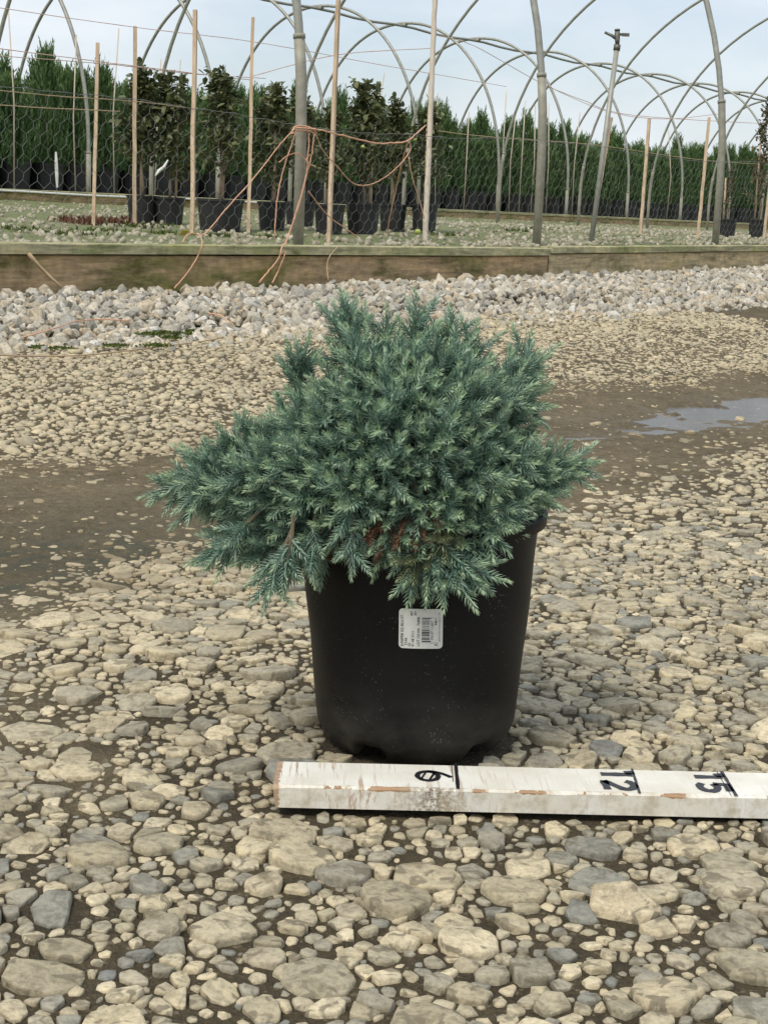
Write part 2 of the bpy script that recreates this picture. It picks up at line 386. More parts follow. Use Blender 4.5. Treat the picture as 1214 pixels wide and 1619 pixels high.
# ------------------------------------------------------------------ stone shapes
def ico(sub):
    bm = bmesh.new(); bmesh.ops.create_icosphere(bm, subdivisions=sub, radius=1)
    V = np.array([v.co[:] for v in bm.verts]); Fc = np.array([[v.index for v in f.verts] for f in bm.faces]); bm.free(); return V, Fc
ICO = {s: ico(s) for s in (1, 2, 3)}
def hull_stone(r, flat=.5, bevel=.0, npt=7, slab=True):
    """angular broken stone: convex hull of an irregular outline, a smaller uneven top and an under side"""
    bm = bmesh.new(); ax = r.uniform(.62, 1.0); n = int(r.integers(npt - 2, npt + 2)); a0 = r.uniform(0, 6.28); P = []
    for k in range(n):
        a = a0 + 6.283 * (k + r.uniform(-.32, .32)) / n; q = r.uniform(.80, 1.05)
        P.append((q * math.cos(a), q * math.sin(a) * ax, r.uniform(-.30, .12) * flat))
    tn = int(r.integers(4, 7)); a0 = r.uniform(0, 6.28); sl = r.normal(size=2) * (.10 if slab else .28)
    for k in range(tn):
        a = a0 + 6.283 * (k + r.uniform(-.3, .3)) / tn; q = r.uniform(.50, .84) if slab else r.uniform(.3, .75)
        x, y = q * math.cos(a), q * math.sin(a) * ax; P.append((x, y, flat * r.uniform(.78, 1.0) + (sl[0] * x + sl[1] * y)))
    for k in range(4):
        a = a0 + 1.57 * k; P.append((.6 * math.cos(a), .6 * math.sin(a) * ax, -flat * (.7 if slab else 1.0)))
    for p in P: bm.verts.new(p)
    res = bmesh.ops.convex_hull(bm, input=bm.verts)
    bmesh.ops.delete(bm, geom=[v for v in bm.verts if not v.link_faces], context='VERTS')
    if bevel:
        bmesh.ops.dissolve_limit(bm, angle_limit=R(9), verts=bm.verts, edges=bm.edges)
        bmesh.ops.bevel(bm, geom=list(bm.edges), offset=bevel, segments=2, profile=.6, affect='EDGES', clamp_overlap=True)
    bmesh.ops.triangulate(bm, faces=bm.faces)
    if bevel:
        for v in bm.verts: v.co *= 1 + r.normal() * .012
    bmesh.ops.recalc_face_normals(bm, faces=bm.faces)
    bm.verts.index_update()
    V = np.array([v.co[:] for v in bm.verts]); Fc = np.array([[v.index for v in f.verts] for f in bm.faces]); bm.free()
    return V, Fc
def rot_z(V, a):
    c, s = np.cos(a), np.sin(a); return np.stack([V[..., 0] * c - V[..., 1] * s, V[..., 0] * s + V[..., 1] * c, V[..., 2]], -1)
def joined_stones(name, pos, size, mat, parent, bevel=0, ntemp=20, flat=.5, slab=True, tiltamp=.15, seed=3, npt=7, smooth_shade=False):
    r = np.random.default_rng(seed); VV = []; FF = []; off = 0
    n = len(pos); idx = r.integers(0, ntemp, n)
    for t in range(ntemp):
        V0, F0 = hull_stone(r, flat, bevel, npt, slab); k = np.nonzero(idx == t)[0]; c = len(k)
        if not c: continue
        V = V0[None] * size[k][:, None, None]; V = rot_z(V, r.uniform(0, 6.283, c)[:, None])
        V[..., 2] += V[..., 0] * r.normal(size=(c, 1)) * tiltamp + V[..., 1] * r.normal(size=(c, 1)) * tiltamp
        V = V + pos[k][:, None, :]; nv = V0.shape[0]
        FF.append((F0[None] + (off + np.arange(c) * nv)[:, None, None]).reshape(-1, 3)); VV.append(V.reshape(-1, 3)); off += c * nv
    o = link(name, np_mesh(name, np.concatenate(VV), np.concatenate(FF), smooth_shade), mat, parent); o['kind'] = 'stuff'; return o
def stone_objects(pos, size, mat, parent, bevel=.09, ntemp=60, flat=.5, slab=True, tiltamp=.07, seed=5, name='stone', npt=8):
    r = np.random.default_rng(seed); T = []
    for i in range(ntemp):
        V, Fc = hull_stone(r, flat, bevel, npt, slab)
        me = np_mesh(name, V, Fc, False); me.materials.append(mat); T.append(me)
    for p, s in zip(pos, size):
        o = bpy.data.objects.new(name, T[r.integers(0, ntemp)]); COL.objects.link(o)
        o.parent = parent; o.location = p; o.scale = (s, s * r.uniform(.85, 1.05), s * r.uniform(.8, 1.15))
        o.rotation_euler = (r.normal() * tiltamp, r.normal() * tiltamp, r.uniform(0, 6.283))

# ------------------------------------------------------------------ ground sheet
def axis_lines(lo, hi, step, far):
    c = list(np.arange(lo, hi + 1e-6, step)); d = step; a = lo; left = []
    while a > -far: d *= 1.6; a -= d; left.append(a)
    d = step; a = hi; right = []
    while a < far: d *= 1.6; a += d; right.append(a)
    return np.array(left[::-1] + c + right)
xs = axis_lines(-2.9, 3.1, .020, 300)
ys = axis_lines(.55, 7.2, .022, 300)
X, Y = np.meshgrid(xs, ys)
Z = ground_z(X, Y)
V = np.stack([X, Y, Z], -1).reshape(-1, 3); nx = len(xs)
i, j = np.meshgrid(np.arange(nx - 1), np.arange(len(ys) - 1)); q = (j * nx + i).ravel()
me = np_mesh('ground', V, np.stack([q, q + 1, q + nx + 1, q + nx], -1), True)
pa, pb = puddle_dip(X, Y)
for nm, val in (('mud', np.clip(np.maximum(mud(X, Y) * 1.3, .65 * smooth(1.9, 2.4, to_TL(X, Y)[1])), 0, 1)), ('wet', np.clip(mud(X, Y) * .25 + pa, 0, 1)), ('dark_green', np.clip(pb * 1.2, 0, 1))):
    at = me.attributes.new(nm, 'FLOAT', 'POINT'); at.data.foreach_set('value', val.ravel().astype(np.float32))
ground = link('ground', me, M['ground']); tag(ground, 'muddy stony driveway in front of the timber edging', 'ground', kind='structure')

# puddle: one level sheet, its shore is where the mud rises through it
def water_mat():
    m, t, n, l, b = new_mat('shallow puddle water')
    out = n['Material Output']; n.remove(b)
    gl = n.new('ShaderNodeBsdfGlossy'); gl.inputs['Roughness'].default_value = .26
    tr = n.new('ShaderNodeBsdfTransparent'); tr.inputs['Color'].default_value = (.86, .82, .72, 1)
    fr = n.new('ShaderNodeFresnel'); fr.inputs['IOR'].default_value = 1.33
    ms = n.new('ShaderNodeMixShader'); l.new(fr.outputs[0], ms.inputs[0]); l.new(tr.outputs[0], ms.inputs[1]); l.new(gl.outputs[0], ms.inputs[2])
    l.new(ms.outputs[0], out.inputs[0])
    q = noise(n, l, 9, 3, .5, wpos(n)); bp = n.new('ShaderNodeBump'); bp.inputs['Strength'].default_value = .08; bp.inputs['Distance'].default_value = .01
    l.new(q.outputs['Fac'], bp.inputs['Height']); l.new(bp.outputs[0], gl.inputs['Normal']); l.new(bp.outputs[0], fr.inputs['Normal'])
    return m
M['water'] = water_mat()
def puddle(Tc, lc, rt, rl, level, label):
    P = [TL(Tc + rt * math.cos(a) * (1 + .1 * math.sin(3 * a)), lc + rl * math.sin(a), level) for a in np.linspace(0, 2 * math.pi, 40, endpoint=False)]
    me = bpy.data.meshes.new('puddle'); me.from_pydata(P, [], [tuple(range(40))]); me.update()
    o = link('puddle', me, M['water']); tag(o, label, 'puddle', kind='structure')
    return o
PUD_Z = -.0035
puddle(3.75, 1.76, 1.2, .30, PUD_Z, 'shallow pale puddle lying in the muddy wheel track')

# ------------------------------------------------------------------ stones on the drive
POT = hit_z(655, 1160, .006)                    # where the pot stands
S_A = hit_z(432, 1271, .010); S_B = hit_z(1214, 1289, .010)   # front lower edge of the measuring stick
sdv = (S_B - S_A); sdv[2] = 0; sdv /= np.linalg.norm(sdv); snv = np.array([-sdv[1], sdv[0], 0])
def scatter_drive():
    RES = .004; X0, X1, Y0, Y1 = -3.2, 3.4, .55, 7.0
    W, H = int((X1 - X0) / RES), int((Y1 - Y0) / RES)
    occ = np.zeros((H, W), bool)
    # keep clear: pot foot
    yy, xx = np.mgrid[0:H, 0:W]
    wx = X0 + xx * RES; wy = Y0 + yy * RES
    occ |= (wx - POT[0]) ** 2 + (wy - POT[1]) ** 2 < .088 ** 2
    u = (wx - S_A[0]) * sdv[0] + (wy - S_A[1]) * sdv[1]; v_ = (wx - S_A[0]) * snv[0] + (wy - S_A[1]) * snv[1]
    stick = (u > .006) & (v_ > .004) & (v_ < .058)
    occ |= stick
    out = []
    r = np.random.default_rng(21)
    def throw(n, lo, hi, ymax, gap, ptight, pw=1.8):
        # uniform in view wedge, more tries near
        y = Y0 + (ymax - Y0) * r.random(n) ** .75
        half = .34 * y + .55; x = (r.random(n) * 2 - 1) * half
        s = lo * (hi / lo) ** (r.random(n) ** pw)
        T, l = to_TL(x, y); md = mud(x, y)
        n2 = fbm(x * 2.3 + 9, y * 2.3 + 4)
        keep = (r.random(n) > md * .94) & (l < 3.25) & (x > X0 + .1) & (x < X1 - .1) & (y < Y1 - .1) & (r.random(n) < ptight + (1 - ptight) * smooth(.35, .55, n2))
        for k in np.nonzero(keep)[0]:
            a = s[k]; cx = int((x[k] - X0) / RES); cy = int((y[k] - Y0) / RES)
            g = max(1, int(a * gap / RES))
            if cy - g < 0 or cx - g < 0 or cy + g >= H or cx + g >= W: continue
            if occ[cy, cx]: continue
            g7 = max(1, int(g * .72))
            if occ[cy, cx - g] or occ[cy, cx + g] or occ[cy - g, cx] or occ[cy + g, cx] or occ[cy - g7, cx - g7] or occ[cy + g7, cx + g7] or occ[cy - g7, cx + g7] or occ[cy + g7, cx - g7]: continue
            f = max(1, int(a * .74 / RES))
            sub = occ[cy - f:cy + f + 1, cx - f:cx + f + 1]
            gy, gx = np.ogrid[-f:f + 1, -f:f + 1]
            sub |= gx * gx + gy * gy <= f * f
            out.append((x[k], y[k], a, md[k]))
    throw(520, .021, .034, 2.0, .80, .9, 1.4)
    throw(5200, .015, .024, 6.9, .78, .75)
    throw(32000, .0095, .016, 6.9, .78, .75)
    throw(58000, .0060, .010, 6.9, .78, .7)
    throw(26000, .0055, .0095, 2.4, .80, .7)
    throw(110000, .0030, .0058, 2.3, .70, .9)
    def sprinkle(n, lo, hi, lmin, lmax):       # fine chips that fill the far gravel and dot the track
        y = 2.3 + 4.4 * r.random(n); x = (r.random(n) * 2 - 1) * (.34 * y + .55); s = lo + (hi - lo) * r.random(n) ** 1.5
        T, l = to_TL(x, y); md = mud(x, y); dens = np.where(l > 2.05, 1.0, .08)
        for k in np.nonzero((l > lmin) & (l < lmax) & (r.random(n) < dens) & (x > X0 + .1) & (x < X1 - .1))[0]:
            cx = int((x[k] - X0) / RES); cy = int((y[k] - Y0) / RES)
            if 0 < cy < H and 0 < cx < W and not occ[cy, cx]:
                occ[cy, cx] = True; out.append((x[k], y[k], s[k], md[k]))
    sprinkle(46000, .0035, .0075, 1.2, 3.2)
    return np.array(out)
st = scatter_drive()
print('drive stones', len(st))
gz = ground_z(st[:, 0], st[:, 1])
sink = .05 + .25 * st[:, 3] + .12 * rng.random(len(st))
P = np.stack([st[:, 0], st[:, 1], gz + st[:, 2] * (.06 - sink)], -1)
pxs, pys, dd = proj(P)
vis = (pxs > -10) & (pxs < 1224) & (pys < 1640)
# hidden behind pot, plant or stick
hid = ((pxs > 480) & (pxs < 845) & (pys > 650) & (pys < 1190)) | ((pxs > 455) & (pys > 1200) & (pys < 1265)) | ((pxs > 330) & (pxs < 860) & (pys > 560) & (pys < 880))
score = np.where(vis & ~hid, st[:, 2] / dd, 0)
order = np.argsort(-score); big = set(order[:300].tolist())
near = (st[:, 1] < 2.75) & (np.abs(st[:, 0]) < .34 * st[:, 1] + .50)
# stones lie wedged against each other: each outline is cut back along the line to its neighbours
CS = .06; grid = {}
for k in range(len(st)): grid.setdefault((int(st[k, 0] // CS), int(st[k, 1] // CS)), []).append(k)
rs = random.Random(61)
def outline(k):
    x, y, a, _ = st[k]; n = rs.randint(5, 8); a0 = rs.uniform(0, 6.28); el = rs.uniform(.60, 1.0); ea = rs.uniform(0, 3.14); ce, se = math.cos(ea), math.sin(ea); Q = []
    for i in range(n):
        t = a0 + 6.283 * (i + rs.uniform(-.3, .3)) / n; q = a * rs.uniform(.92, 1.34)
        u_, v_ = q * math.cos(t), q * math.sin(t) * el; Q.append((u_ * ce - v_ * se, u_ * se + v_ * ce))
    cx, cy = int(x // CS), int(y // CS); rad = 1 if a < .018 else 2
    for i in range(cx - rad, cx + rad + 1):
        for j in range(cy - rad, cy + rad + 1):
            for m_ in grid.get((i, j), ()):
                if m_ == k: continue
                dx, dy, am = st[m_, 0] - x, st[m_, 1] - y, st[m_, 2]; d2_ = dx * dx + dy * dy
                if d2_ > (1.4 * (a + am)) ** 2: continue
                d_ = math.sqrt(d2_); nx_, ny_ = dx / d_, dy / d_
                c = (d2_ + a * a - am * am) / (2 * d_) - .0007 - .03 * min(a, am)
                c = max(c, a * .35); out = []
                for p, q in zip(Q, Q[1:] + Q[:1]):
                    fp, fq = p[0] * nx_ + p[1] * ny_ - c, q[0] * nx_ + q[1] * ny_ - c
                    if fp <= 0: out.append(p)
                    if fp * fq < 0: t = fp / (fp - fq); out.append((p[0] + (q[0] - p[0]) * t, p[1] + (q[1] - p[1]) * t))
                if len(out) >= 3: Q = out
    # drop tiny edges
    out = [Q[0]]
    for p in Q[1:]:
        if (p[0] - out[-1][0]) ** 2 + (p[1] - out[-1][1]) ** 2 > (.16 * a) ** 2: out.append(p)
    return out if len(out) >= 3 else Q
def wedge_stone(k, fine):
    Q = outline(k); a = st[k, 2]
    if fine:                                     # blunt the corners
        C = []
        for p, q in zip(Q, Q[1:] + Q[:1]):
            t = rs.uniform(.04, .12); C += [(p[0] + (q[0] - p[0]) * t, p[1] + (q[1] - p[1]) * t), (p[0] * t + q[0] * (1 - t), p[1] * t + q[1] * (1 - t))]
        Q = C
    n = len(Q); mx_ = sum(p[0] for p in Q) / n; my_ = sum(p[1] for p in Q) / n
    h = a * rs.uniform(.24, .46) * (.75 if a > .02 else 1); sx, sy = rs.gauss(0, .10), rs.gauss(0, .10)
    rings = ((1.0, -.7 * h, 0), (1.0, .50 * h, .04), (.965, .90 * h, .04), (.86, 1.0 * h, .035)) if fine else ((1.0, -.6 * h, 0), (.99, .60 * h, .05), (.80, 1.0 * h, .06))
    V = []; Fc = []
    for (sc, z, jit) in rings:
        for p in Q:
            f = sc * (1 + rs.gauss(0, jit * .6)); u_, v_ = mx_ + (p[0] - mx_) * f, my_ + (p[1] - my_) * f
            V.append((u_, v_, z + rs.gauss(0, jit) * h + (sx * u_ + sy * v_) * (z > 0)))
    c = len(V); V.append((mx_, my_, h * rs.uniform(.96, 1.03)))
    for r_ in range(len(rings) - 1):
        for i in range(n):
            j = (i + 1) % n; A, B, C_, D_ = r_ * n + i, r_ * n + j, (r_ + 1) * n + j, (r_ + 1) * n + i
            Fc += [(A, B, C_), (A, C_, D_)]
    for i in range(n): Fc.append(((len(rings) - 1) * n + i, (len(rings) - 1) * n + (i + 1) % n, c))
    return V, Fc
gV, gF, go_ = [], [], 0; eV, eF, eo_ = [], [], 0
zoff = (.04 - .34 * st[:, 3] - .10 * rng.random(len(st))) * st[:, 2]
def ccw(Q): return sum(p[0] * q[1] - p[1] * q[0] for p, q in zip(Q, Q[1:] + Q[:1])) > 0
for k in np.nonzero(near | np.isin(np.arange(len(st)), list(big)))[0]:
    k = int(k); isbig = k in big; fine = isbig or st[k, 2] > .0085
    V, Fc = wedge_stone(k, fine); base = np.array([st[k, 0], st[k, 1], gz[k] + zoff[k]])
    if isbig:
        me = np_mesh('stone', np.array(V), np.array(Fc), False); o = link('stone', me, M['stone'], ground); o.location = base
    elif fine:
        gV.append(np.array(V) + base); gF.append(np.array(Fc) + go_); go_ += len(V)
    else:
        eV.append(np.array(V) + base); eF.append(np.array(Fc) + eo_); eo_ += len(V)
link('gravel', np_mesh('gravel', np.concatenate(gV), np.concatenate(gF), False), M['stone'], ground)['kind'] = 'stuff'
link('grit', np_mesh('grit', np.concatenate(eV), np.concatenate(eF), False), M['stone'], ground)['kind'] = 'stuff'
far = ~near & ~np.isin(np.arange(len(st)), list(big))
joined_stones('fine_gravel', P[far], st[far, 2] * 1.08, M['stone'], ground, 0, 40, .42, True, .14, 9, 6)
print('near', near.sum(), 'far', far.sum(), 'tris', sum(map(len, gF)), sum(map(len, eF)))

# ------------------------------------------------------------------ ballast strip along the edging
def strip_mesh(name, T0, T1, nT, L, zf, mat):
    Ts = np.linspace(T0, T1, nT); V = []
    for l in L:
        for T in Ts:
            V.append(TL(T, l, float(zf(T, l))))
    i, j = np.meshgrid(np.arange(nT - 1), np.arange(len(L) - 1)); q = (j * nT + i).ravel()
    return link(name, np_mesh(name, V, np.stack([q + nT, q + nT + 1, q + 1, q], -1), True), mat)
def ball_front(T): return 3.12 + .22 * (fbm(T * 1.9, T * 0 + 3.3) - .5) * 2 - .03 * np.sin(T * 1.3)
def ball_z(T, l):
    x, y, _ = TL(T, l); g0 = ground_z(x, y)
    return g0 + .022 * smooth(0, .3, l - ball_front(np.asarray(T, float))) - .006
ballast = strip_mesh('ballast_strip', .5, 13.5, 130, np.linspace(2.95, 3.945, 12), ball_z, M['ground'])
tag(ballast, 'strip of loose pale angular stones along the foot of the timber edging', 'stone strip', kind='structure')
r = np.random.default_rng(31); bp = []
cell = {}
def bal_try(n, lo, hi, layer):
    for _ in range(n):
        T = r.uniform(1.2, 12.5); l = r.uniform(2.98, 3.90); fr = float(ball_front(np.array(T)))
        s = r.uniform(lo, hi)
        if l < fr and r.random() > .12: continue
        if l > 3.945 - s * .8: continue
        k = (int(T / .08), int(l / .08)); ok = True
        for a in (-1, 0, 1):
            for b in (-1, 0, 1):
                for (t2, l2, s2) in cell.get((k[0] + a, k[1] + b, layer), ()):
                    if (t2 - T) ** 2 + (l2 - l) ** 2 < ((s + s2) * .66) ** 2: ok = False; break
                if not ok: break
            if not ok: break
        if not ok: continue
        cell.setdefault((k[0], k[1], layer), []).append((T, l, s))
        x, y, _ = TL(T, l); z = float(ball_z(np.array(T), np.array(l)))
        bp.append((x, y, z + s * .25 + layer * .022 * float(smooth(0, .3, l - fr)), s))
bal_try(300, .032, .042, 0); bal_try(5000, .019, .029, 0); bal_try(20000, .011, .021, 0); bal_try(250, .032, .042, 1); bal_try(4000, .019, .029, 1); bal_try(16000, .010, .021, 1)
bp = np.array(bp); print('ballast', len(bp))
pxs, pys, dd = proj(bp[:, :3]); sc_ = np.where((pxs > -10) & (pxs < 1224) & ~((pxs > 530) & (pxs < 740) & (pys > 490)), bp[:, 3] / dd, 0)
order = np.argsort(-sc_); big = order[:300]; rest = np.ones(len(bp), bool); rest[big] = False
stone_objects(bp[big, :3], bp[big, 3], M['ballast'], ballast, .03, 50, .60, False, .5, 15)
joined_stones('loose_stones', bp[rest, :3], bp[rest, 3], M['ballast'], ballast, .03, 30, .60, False, .4, 16)

# ------------------------------------------------------------------ bed behind the edging
Ls = np.concatenate([np.arange(3.97, 5.5, .08), np.arange(5.5, 13, .25), [13.5, 16, 20, 40, 120]])
bed = strip_mesh('gravel_bed', -20, 90, 520, Ls, bed_z, M['bed'])
tag(bed, 'mossy gravel bed behind the timber edging', 'gravel bed', kind='structure')
n = 5500
l_ = 4.0 + 8.3 * r.random(n) ** 1.7; T_ = .5 + r.random(n) * (10 + l_ * 1.2)
x_, y_, _ = TL(T_, l_); z_ = bed_z(T_, l_)
joined_stones('bed_gravel', np.stack([x_, y_, z_ + .004], -1), .010 + .016 * r.random(n), M['bedstone'], bed, 0, 20, .6, False, .3, 23)

# ------------------------------------------------------------------ timber edging
def board(name, T0, T1, l, za, zb, ztop_a, ztop_b, th, mat, parent, bow=0.0):
    nseg = 14; V = []; Fc = []
    L = np.linalg.norm(np.array(TL(T0, l)) - np.array(TL(T1, l)))
    for i in range(nseg + 1):
        t = i / nseg; w_ = random.uniform(-.0012, .0012); lb = bow * math.sin(math.pi * t)
        lo = za + (zb - za) * t + w_; hi = ztop_a + (ztop_b - ztop_a) * t + random.uniform(-.0015, .0015)
        ch = .004
        for (dl, z) in ((0, lo), (0, hi - ch), (ch, hi), (th, hi), (th, lo)):
            V.append((t * (T1 - T0), dl + lb, z - za))
    for i in range(nseg):
        for k in range(5):
            a = i * 5 + k; b = i * 5 + (k + 1) % 5
            Fc.append((a, a + 5, b + 5, b))
    Fc.append((0, 1, 2, 3, 4)); Fc.append(tuple(nseg * 5 + k for k in (4, 3, 2, 1, 0)))
    me = bpy.data.meshes.new(name); me.from_pydata(V, [], Fc); me.update()
    o = link(name, me, mat, parent)
    x, y, _ = TL(T0, l, 0); ox, oy, oz = parent.location
    o.location = (x - ox, y - oy, za - oz); o.rotation_euler = (0, 0, math.pi / 2 - PHI)
    return o
LB = 3.95
def edging(label, T0, T1, zl, zc0, zc1, m1):
    e = empty('timber_edging', TL(T0, LB, zl[0])); tag(e, label, 'edging', 'timber edging boards')
    board('face_board', T0, T1, LB, zl[0], zl[1], zc0[0] - .004, zc1[0] - .004, .042, m1, e)
    board('cap_board', T0 - .0, T1, LB - .016, zc0[0], zc1[0], zc0[1], zc1[1], .085, M['timber_cap'], e)
    return e
e1 = edging('dark mossy timber edging board hung with orange twine', -1.2, 6.60, (.165, .20), (.314, .349), (.324, .360), M['timber'])
e2 = edging('paler yellowish timber edging board butted against the dark mossy one', 6.615, 12.6, (.205, .26), (.334, .366), (.392, .432), M['timber_pale'])

# ------------------------------------------------------------------ hoops of the two tunnels
def hoop_curve(T, l1, l2, h, n, hs, z1, z2):
    pts = []
    for a in np.linspace(0, math.pi, 49):
        c, s = math.cos(a), math.sin(a)
        l = (l1 + l2) / 2 - (l2 - l1) / 2 * math.copysign(abs(c) ** (2 / n), c)
        zz = hs + (h - hs) * abs(s) ** (2 / n)
        pts.append(Vector(TL(T, l, 0)) + Vector((0, 0, zz + .485)))
    pts = [Vector(TL(T, l1, z1))] + pts + [Vector(TL(T, l2, z2))]
    return pts
def lerp_z(pts, z):
    for a, b in zip(pts, pts[1:]):
        if (a.z - z) * (b.z - z) <= 0 and a.z != b.z: return a.lerp(b, (z - a.z) / (b.z - a.z))
    return pts[0]
def hoop(T, l1, l2, h, n, hs, z0, rad, label, group, sleeve, mat):
    z1, z2 = float(bed_z(T, l1)) - .06, float(bed_z(T, l2)) - .06
    base = Vector(TL(T, l1, z1)); e = empty('tunnel_hoop', base); tag(e, label, 'hoop', group)
    pts = [p - base for p in hoop_curve(T, l1, l2, h, n, hs, z1, z2)]
    m = MB(); m.tube(pts, rad, 8); m.build('hoop_pipe', mat, e, True)
    for side in (0, 1):
        pp = pts if side == 0 else pts[::-1]
        top = lerp_z(pp[:20], pp[0].z + .06 + sleeve + random.uniform(-.03, .03))
        path = [p for p in pp[:12] if p.z < top.z - .01] + [top]
        path[0] = path[0] - Vector((0, 0, .05))
        m = MB(); m.tube(path, rad * 1.28, 10); o = m.build('ground_post', M['galv_old'], e, True)
        m = MB(); d = (path[-1] - path[-2]).normalized(); m.tube([top - d * .012, top + d * .006], rad * 1.42, 10); m.build('collar', M['galv_old'], o, True)
    return e
TA, SPC = 4.4936, 2.0572
tj = {0: .374, 1: .169, 2: .185}
for k in range(-1, 11):
    lb = {0: 'galvanised tunnel hoop whose post is tied with orange twine', 1: 'galvanised tunnel hoop standing at the joint of the edging boards',
          2: 'galvanised tunnel hoop with bent post beside the small potted tree'}.get(k, 'galvanised pipe hoop of the large open tunnel')
    hoop(TA + k * SPC + tj.get(k, .1), 4.09, 10.909, 3.4944 - .2093, 2.097, .517 - .2093, 0, .0175, lb, 'hoops of the large tunnel', .86, M['galv'])
for k in range(-9, 9):
    hoop(20.027 + k * SPC, 12.92, 16.67, 3.1251 - .18, 2.0926, .7442 - .18, 0, .022, 'galvanised pipe hoop of the low tunnel over the hedge', 'hoops of the low tunnel', .5, M['galv'])
def purlin(T0, T1, l, z, label):
    m = MB(); b = Vector(TL(T0, l, z)); e = empty('ridge_pipe', b); tag(e, label, 'pipe')
    pts = []
    nn = int((T1 - T0) / .5)
    for i in range(nn + 1):
        T = T0 + (T1 - T0) * i / nn; ph = ((T - 20.027) / SPC) % 1
        pts.append(Vector(TL(T, l, z - .035 * math.sin(math.pi * ph) ** 2)) - b)
    m.tube(pts, .02, 8); m.build('pipe', M['galv'], e, True)
    for k in range(int((T1 - T0) / SPC) + 1):
        T = (T0 // SPC + 1 + k) * SPC + (20.027 % SPC)
        if T > T1 - .1: break
        m = MB(); c = Vector(TL(T, l, z + .012)) - b; m.tube([c - Vector((*(AX * .03), 0)), c + Vector((*(AX * .03), 0))], .036, 8); m.build('clamp', M['galv_old'], e, True)
purlin(1.2, 36.8, 14.795, .485 + 2.905, 'straight ridge pipe clamped under the low tunnel hoops')
purlin(2.4, 25.2, 7.5, .485 + 3.245, 'straight ridge pipe under the large tunnel hoops')

# ------------------------------------------------------------------ far edging board and pipe
def far_edging():
    e = empty('timber_edging', TL(2, 12.72, .46)); tag(e, 'long weathered timber edging at the foot of the hedge', 'edging', 'timber edging boards')
    T = 2.0
    k = 0
    while T < 44:
        board('face_board', T, T + 4.79, 12.72, .40, .40, .575, .575, .04, M['timber'], e)
        board('cap_board', T, T + 4.79, 12.70, .579, .579, .612, .612, .10, M['galv_old'] if False else M['timber_cap'], e)
        T += 4.8; k += 1
    return e
far_edging()
m = MB(); b = Vector(TL(5.0, 12.60, .55)); m.tube([Vector(TL(t, 12.63, .585 + .006 * math.sin(t * 2))) - b for t in np.linspace(5, 14.5, 30)], .011, 8)
o = m.build('water_pipe', M['white'], None, True); o.location = b; tag(o, 'white plastic water pipe lying along the far timber edging', 'pipe')

# ------------------------------------------------------------------ potted upright junipers (hedge)
def leaf_tris(m, p, d, ln, wd, up=None):
    d = d.normalized(); s = d.cross(up or Vector((random.gauss(0, 1), random.gauss(0, 1), random.gauss(0, 1))))
    s = s.normalized() if s.length > 1e-5 else d.orthogonal().normalized()
    o = len(m.v); m.v += [tuple(p), tuple(p + d * ln * .45 + s * wd), tuple(p + d * ln), tuple(p + d * ln * .45 - s * wd)]
    m.f += [(o, o + 1, o + 2, o + 3)]
def set_age(me, vals):
    at = me.attributes.new('age', 'FLOAT', 'POINT'); at.data.foreach_set('value', np.asarray(vals, np.float32))
def pot_mesh(name, rt, rb, h, lip=.006, seg=20):
    prof = [(0, 0), (rb, 0), (rt * .985, h * .93), (rt + lip, h * .93), (rt + lip, h), (rt - .004, h), (rt - .01, h * .88), (0, h * .88)]
    V = []; Fc = []
    for (rr, z) in prof:
        for k in range(seg): V.append((rr * math.cos(2 * math.pi * k / seg), rr * math.sin(2 * math.pi * k / seg), z))
    for i in range(len(prof) - 1):
        for k in range(seg):
            k2 = (k + 1) % seg; Fc.append((i * seg + k, i * seg + k2, (i + 1) * seg + k2, (i + 1) * seg + k))
    me = bpy.data.meshes.new(name); me.from_pydata(V, [], Fc); me.update(); return me
def hedge_crown(seed):
    random.seed(seed); m = MB(); age = []
    H = random.uniform(.95, 1.2); Rm = random.uniform(.25, .31)
    for _ in range(520):
        t = random.random() ** .9; z = .04 + t * H * .92
        prof = (1 - t) ** .85 * min(1, t * 4 + .6)
        a = random.uniform(0, 2 * math.pi); rr = Rm * prof * random.uniform(.4, 1.1) + .010
        p = Vector((rr * math.cos(a), rr * math.sin(a), z - .07))
        d = Vector((math.cos(a) * .24, math.sin(a) * .24, 1)).normalized()
        L = random.uniform(.12, .28)
        for k in range(9):
            q = p + d * L * (k / 9); dd_ = (d + Vector((random.gauss(0, .26), random.gauss(0, .26), random.gauss(0, .1)))).normalized()
            n0 = len(m.v); leaf_tris(m, q, dd_, random.uniform(.05, .08), random.uniform(.005, .009))
            age += [k / 9 * .6 + .3 * t] * (len(m.v) - n0)
    for _ in range(random.randint(1, 4)):      # leaders standing above the crown
        a = random.uniform(0, 6.28); p = Vector((.05 * math.cos(a), .05 * math.sin(a), H * .92)); L = random.uniform(.10, .22)
        for k in range(14):
            q = p + Vector((0, 0, L * k / 14)); dd_ = Vector((random.gauss(0, .35), random.gauss(0, .35), 1)).normalized()
            n0 = len(m.v); leaf_tris(m, q, dd_, .05 * (1.2 - k / 14), .006); age += [.9] * (len(m.v) - n0)
    me = m.mesh('crown'); me.materials.append(M['hedge']); set_age(me, age); return me
crowns = [hedge_crown(100 + i) for i in range(7)]
hp = pot_mesh('pot', .20, .165, .36); hp.materials.append(M['blackpot'])
tm = MB(); tm.tube([(0, 0, .28), (0.005, 0, .6), (0, .005, 1.1)], [.016, .012, .005], 6); tkm = tm.mesh('trunk', True); tkm.materials.append(M['bark'])
random.seed(5)
rows = ((13.40, 3.0, 40.0, .43, 'front'), (13.98, 3.4, 41.5, .44, 'second'), (14.62, 3.8, 43.0, .46, 'third'))
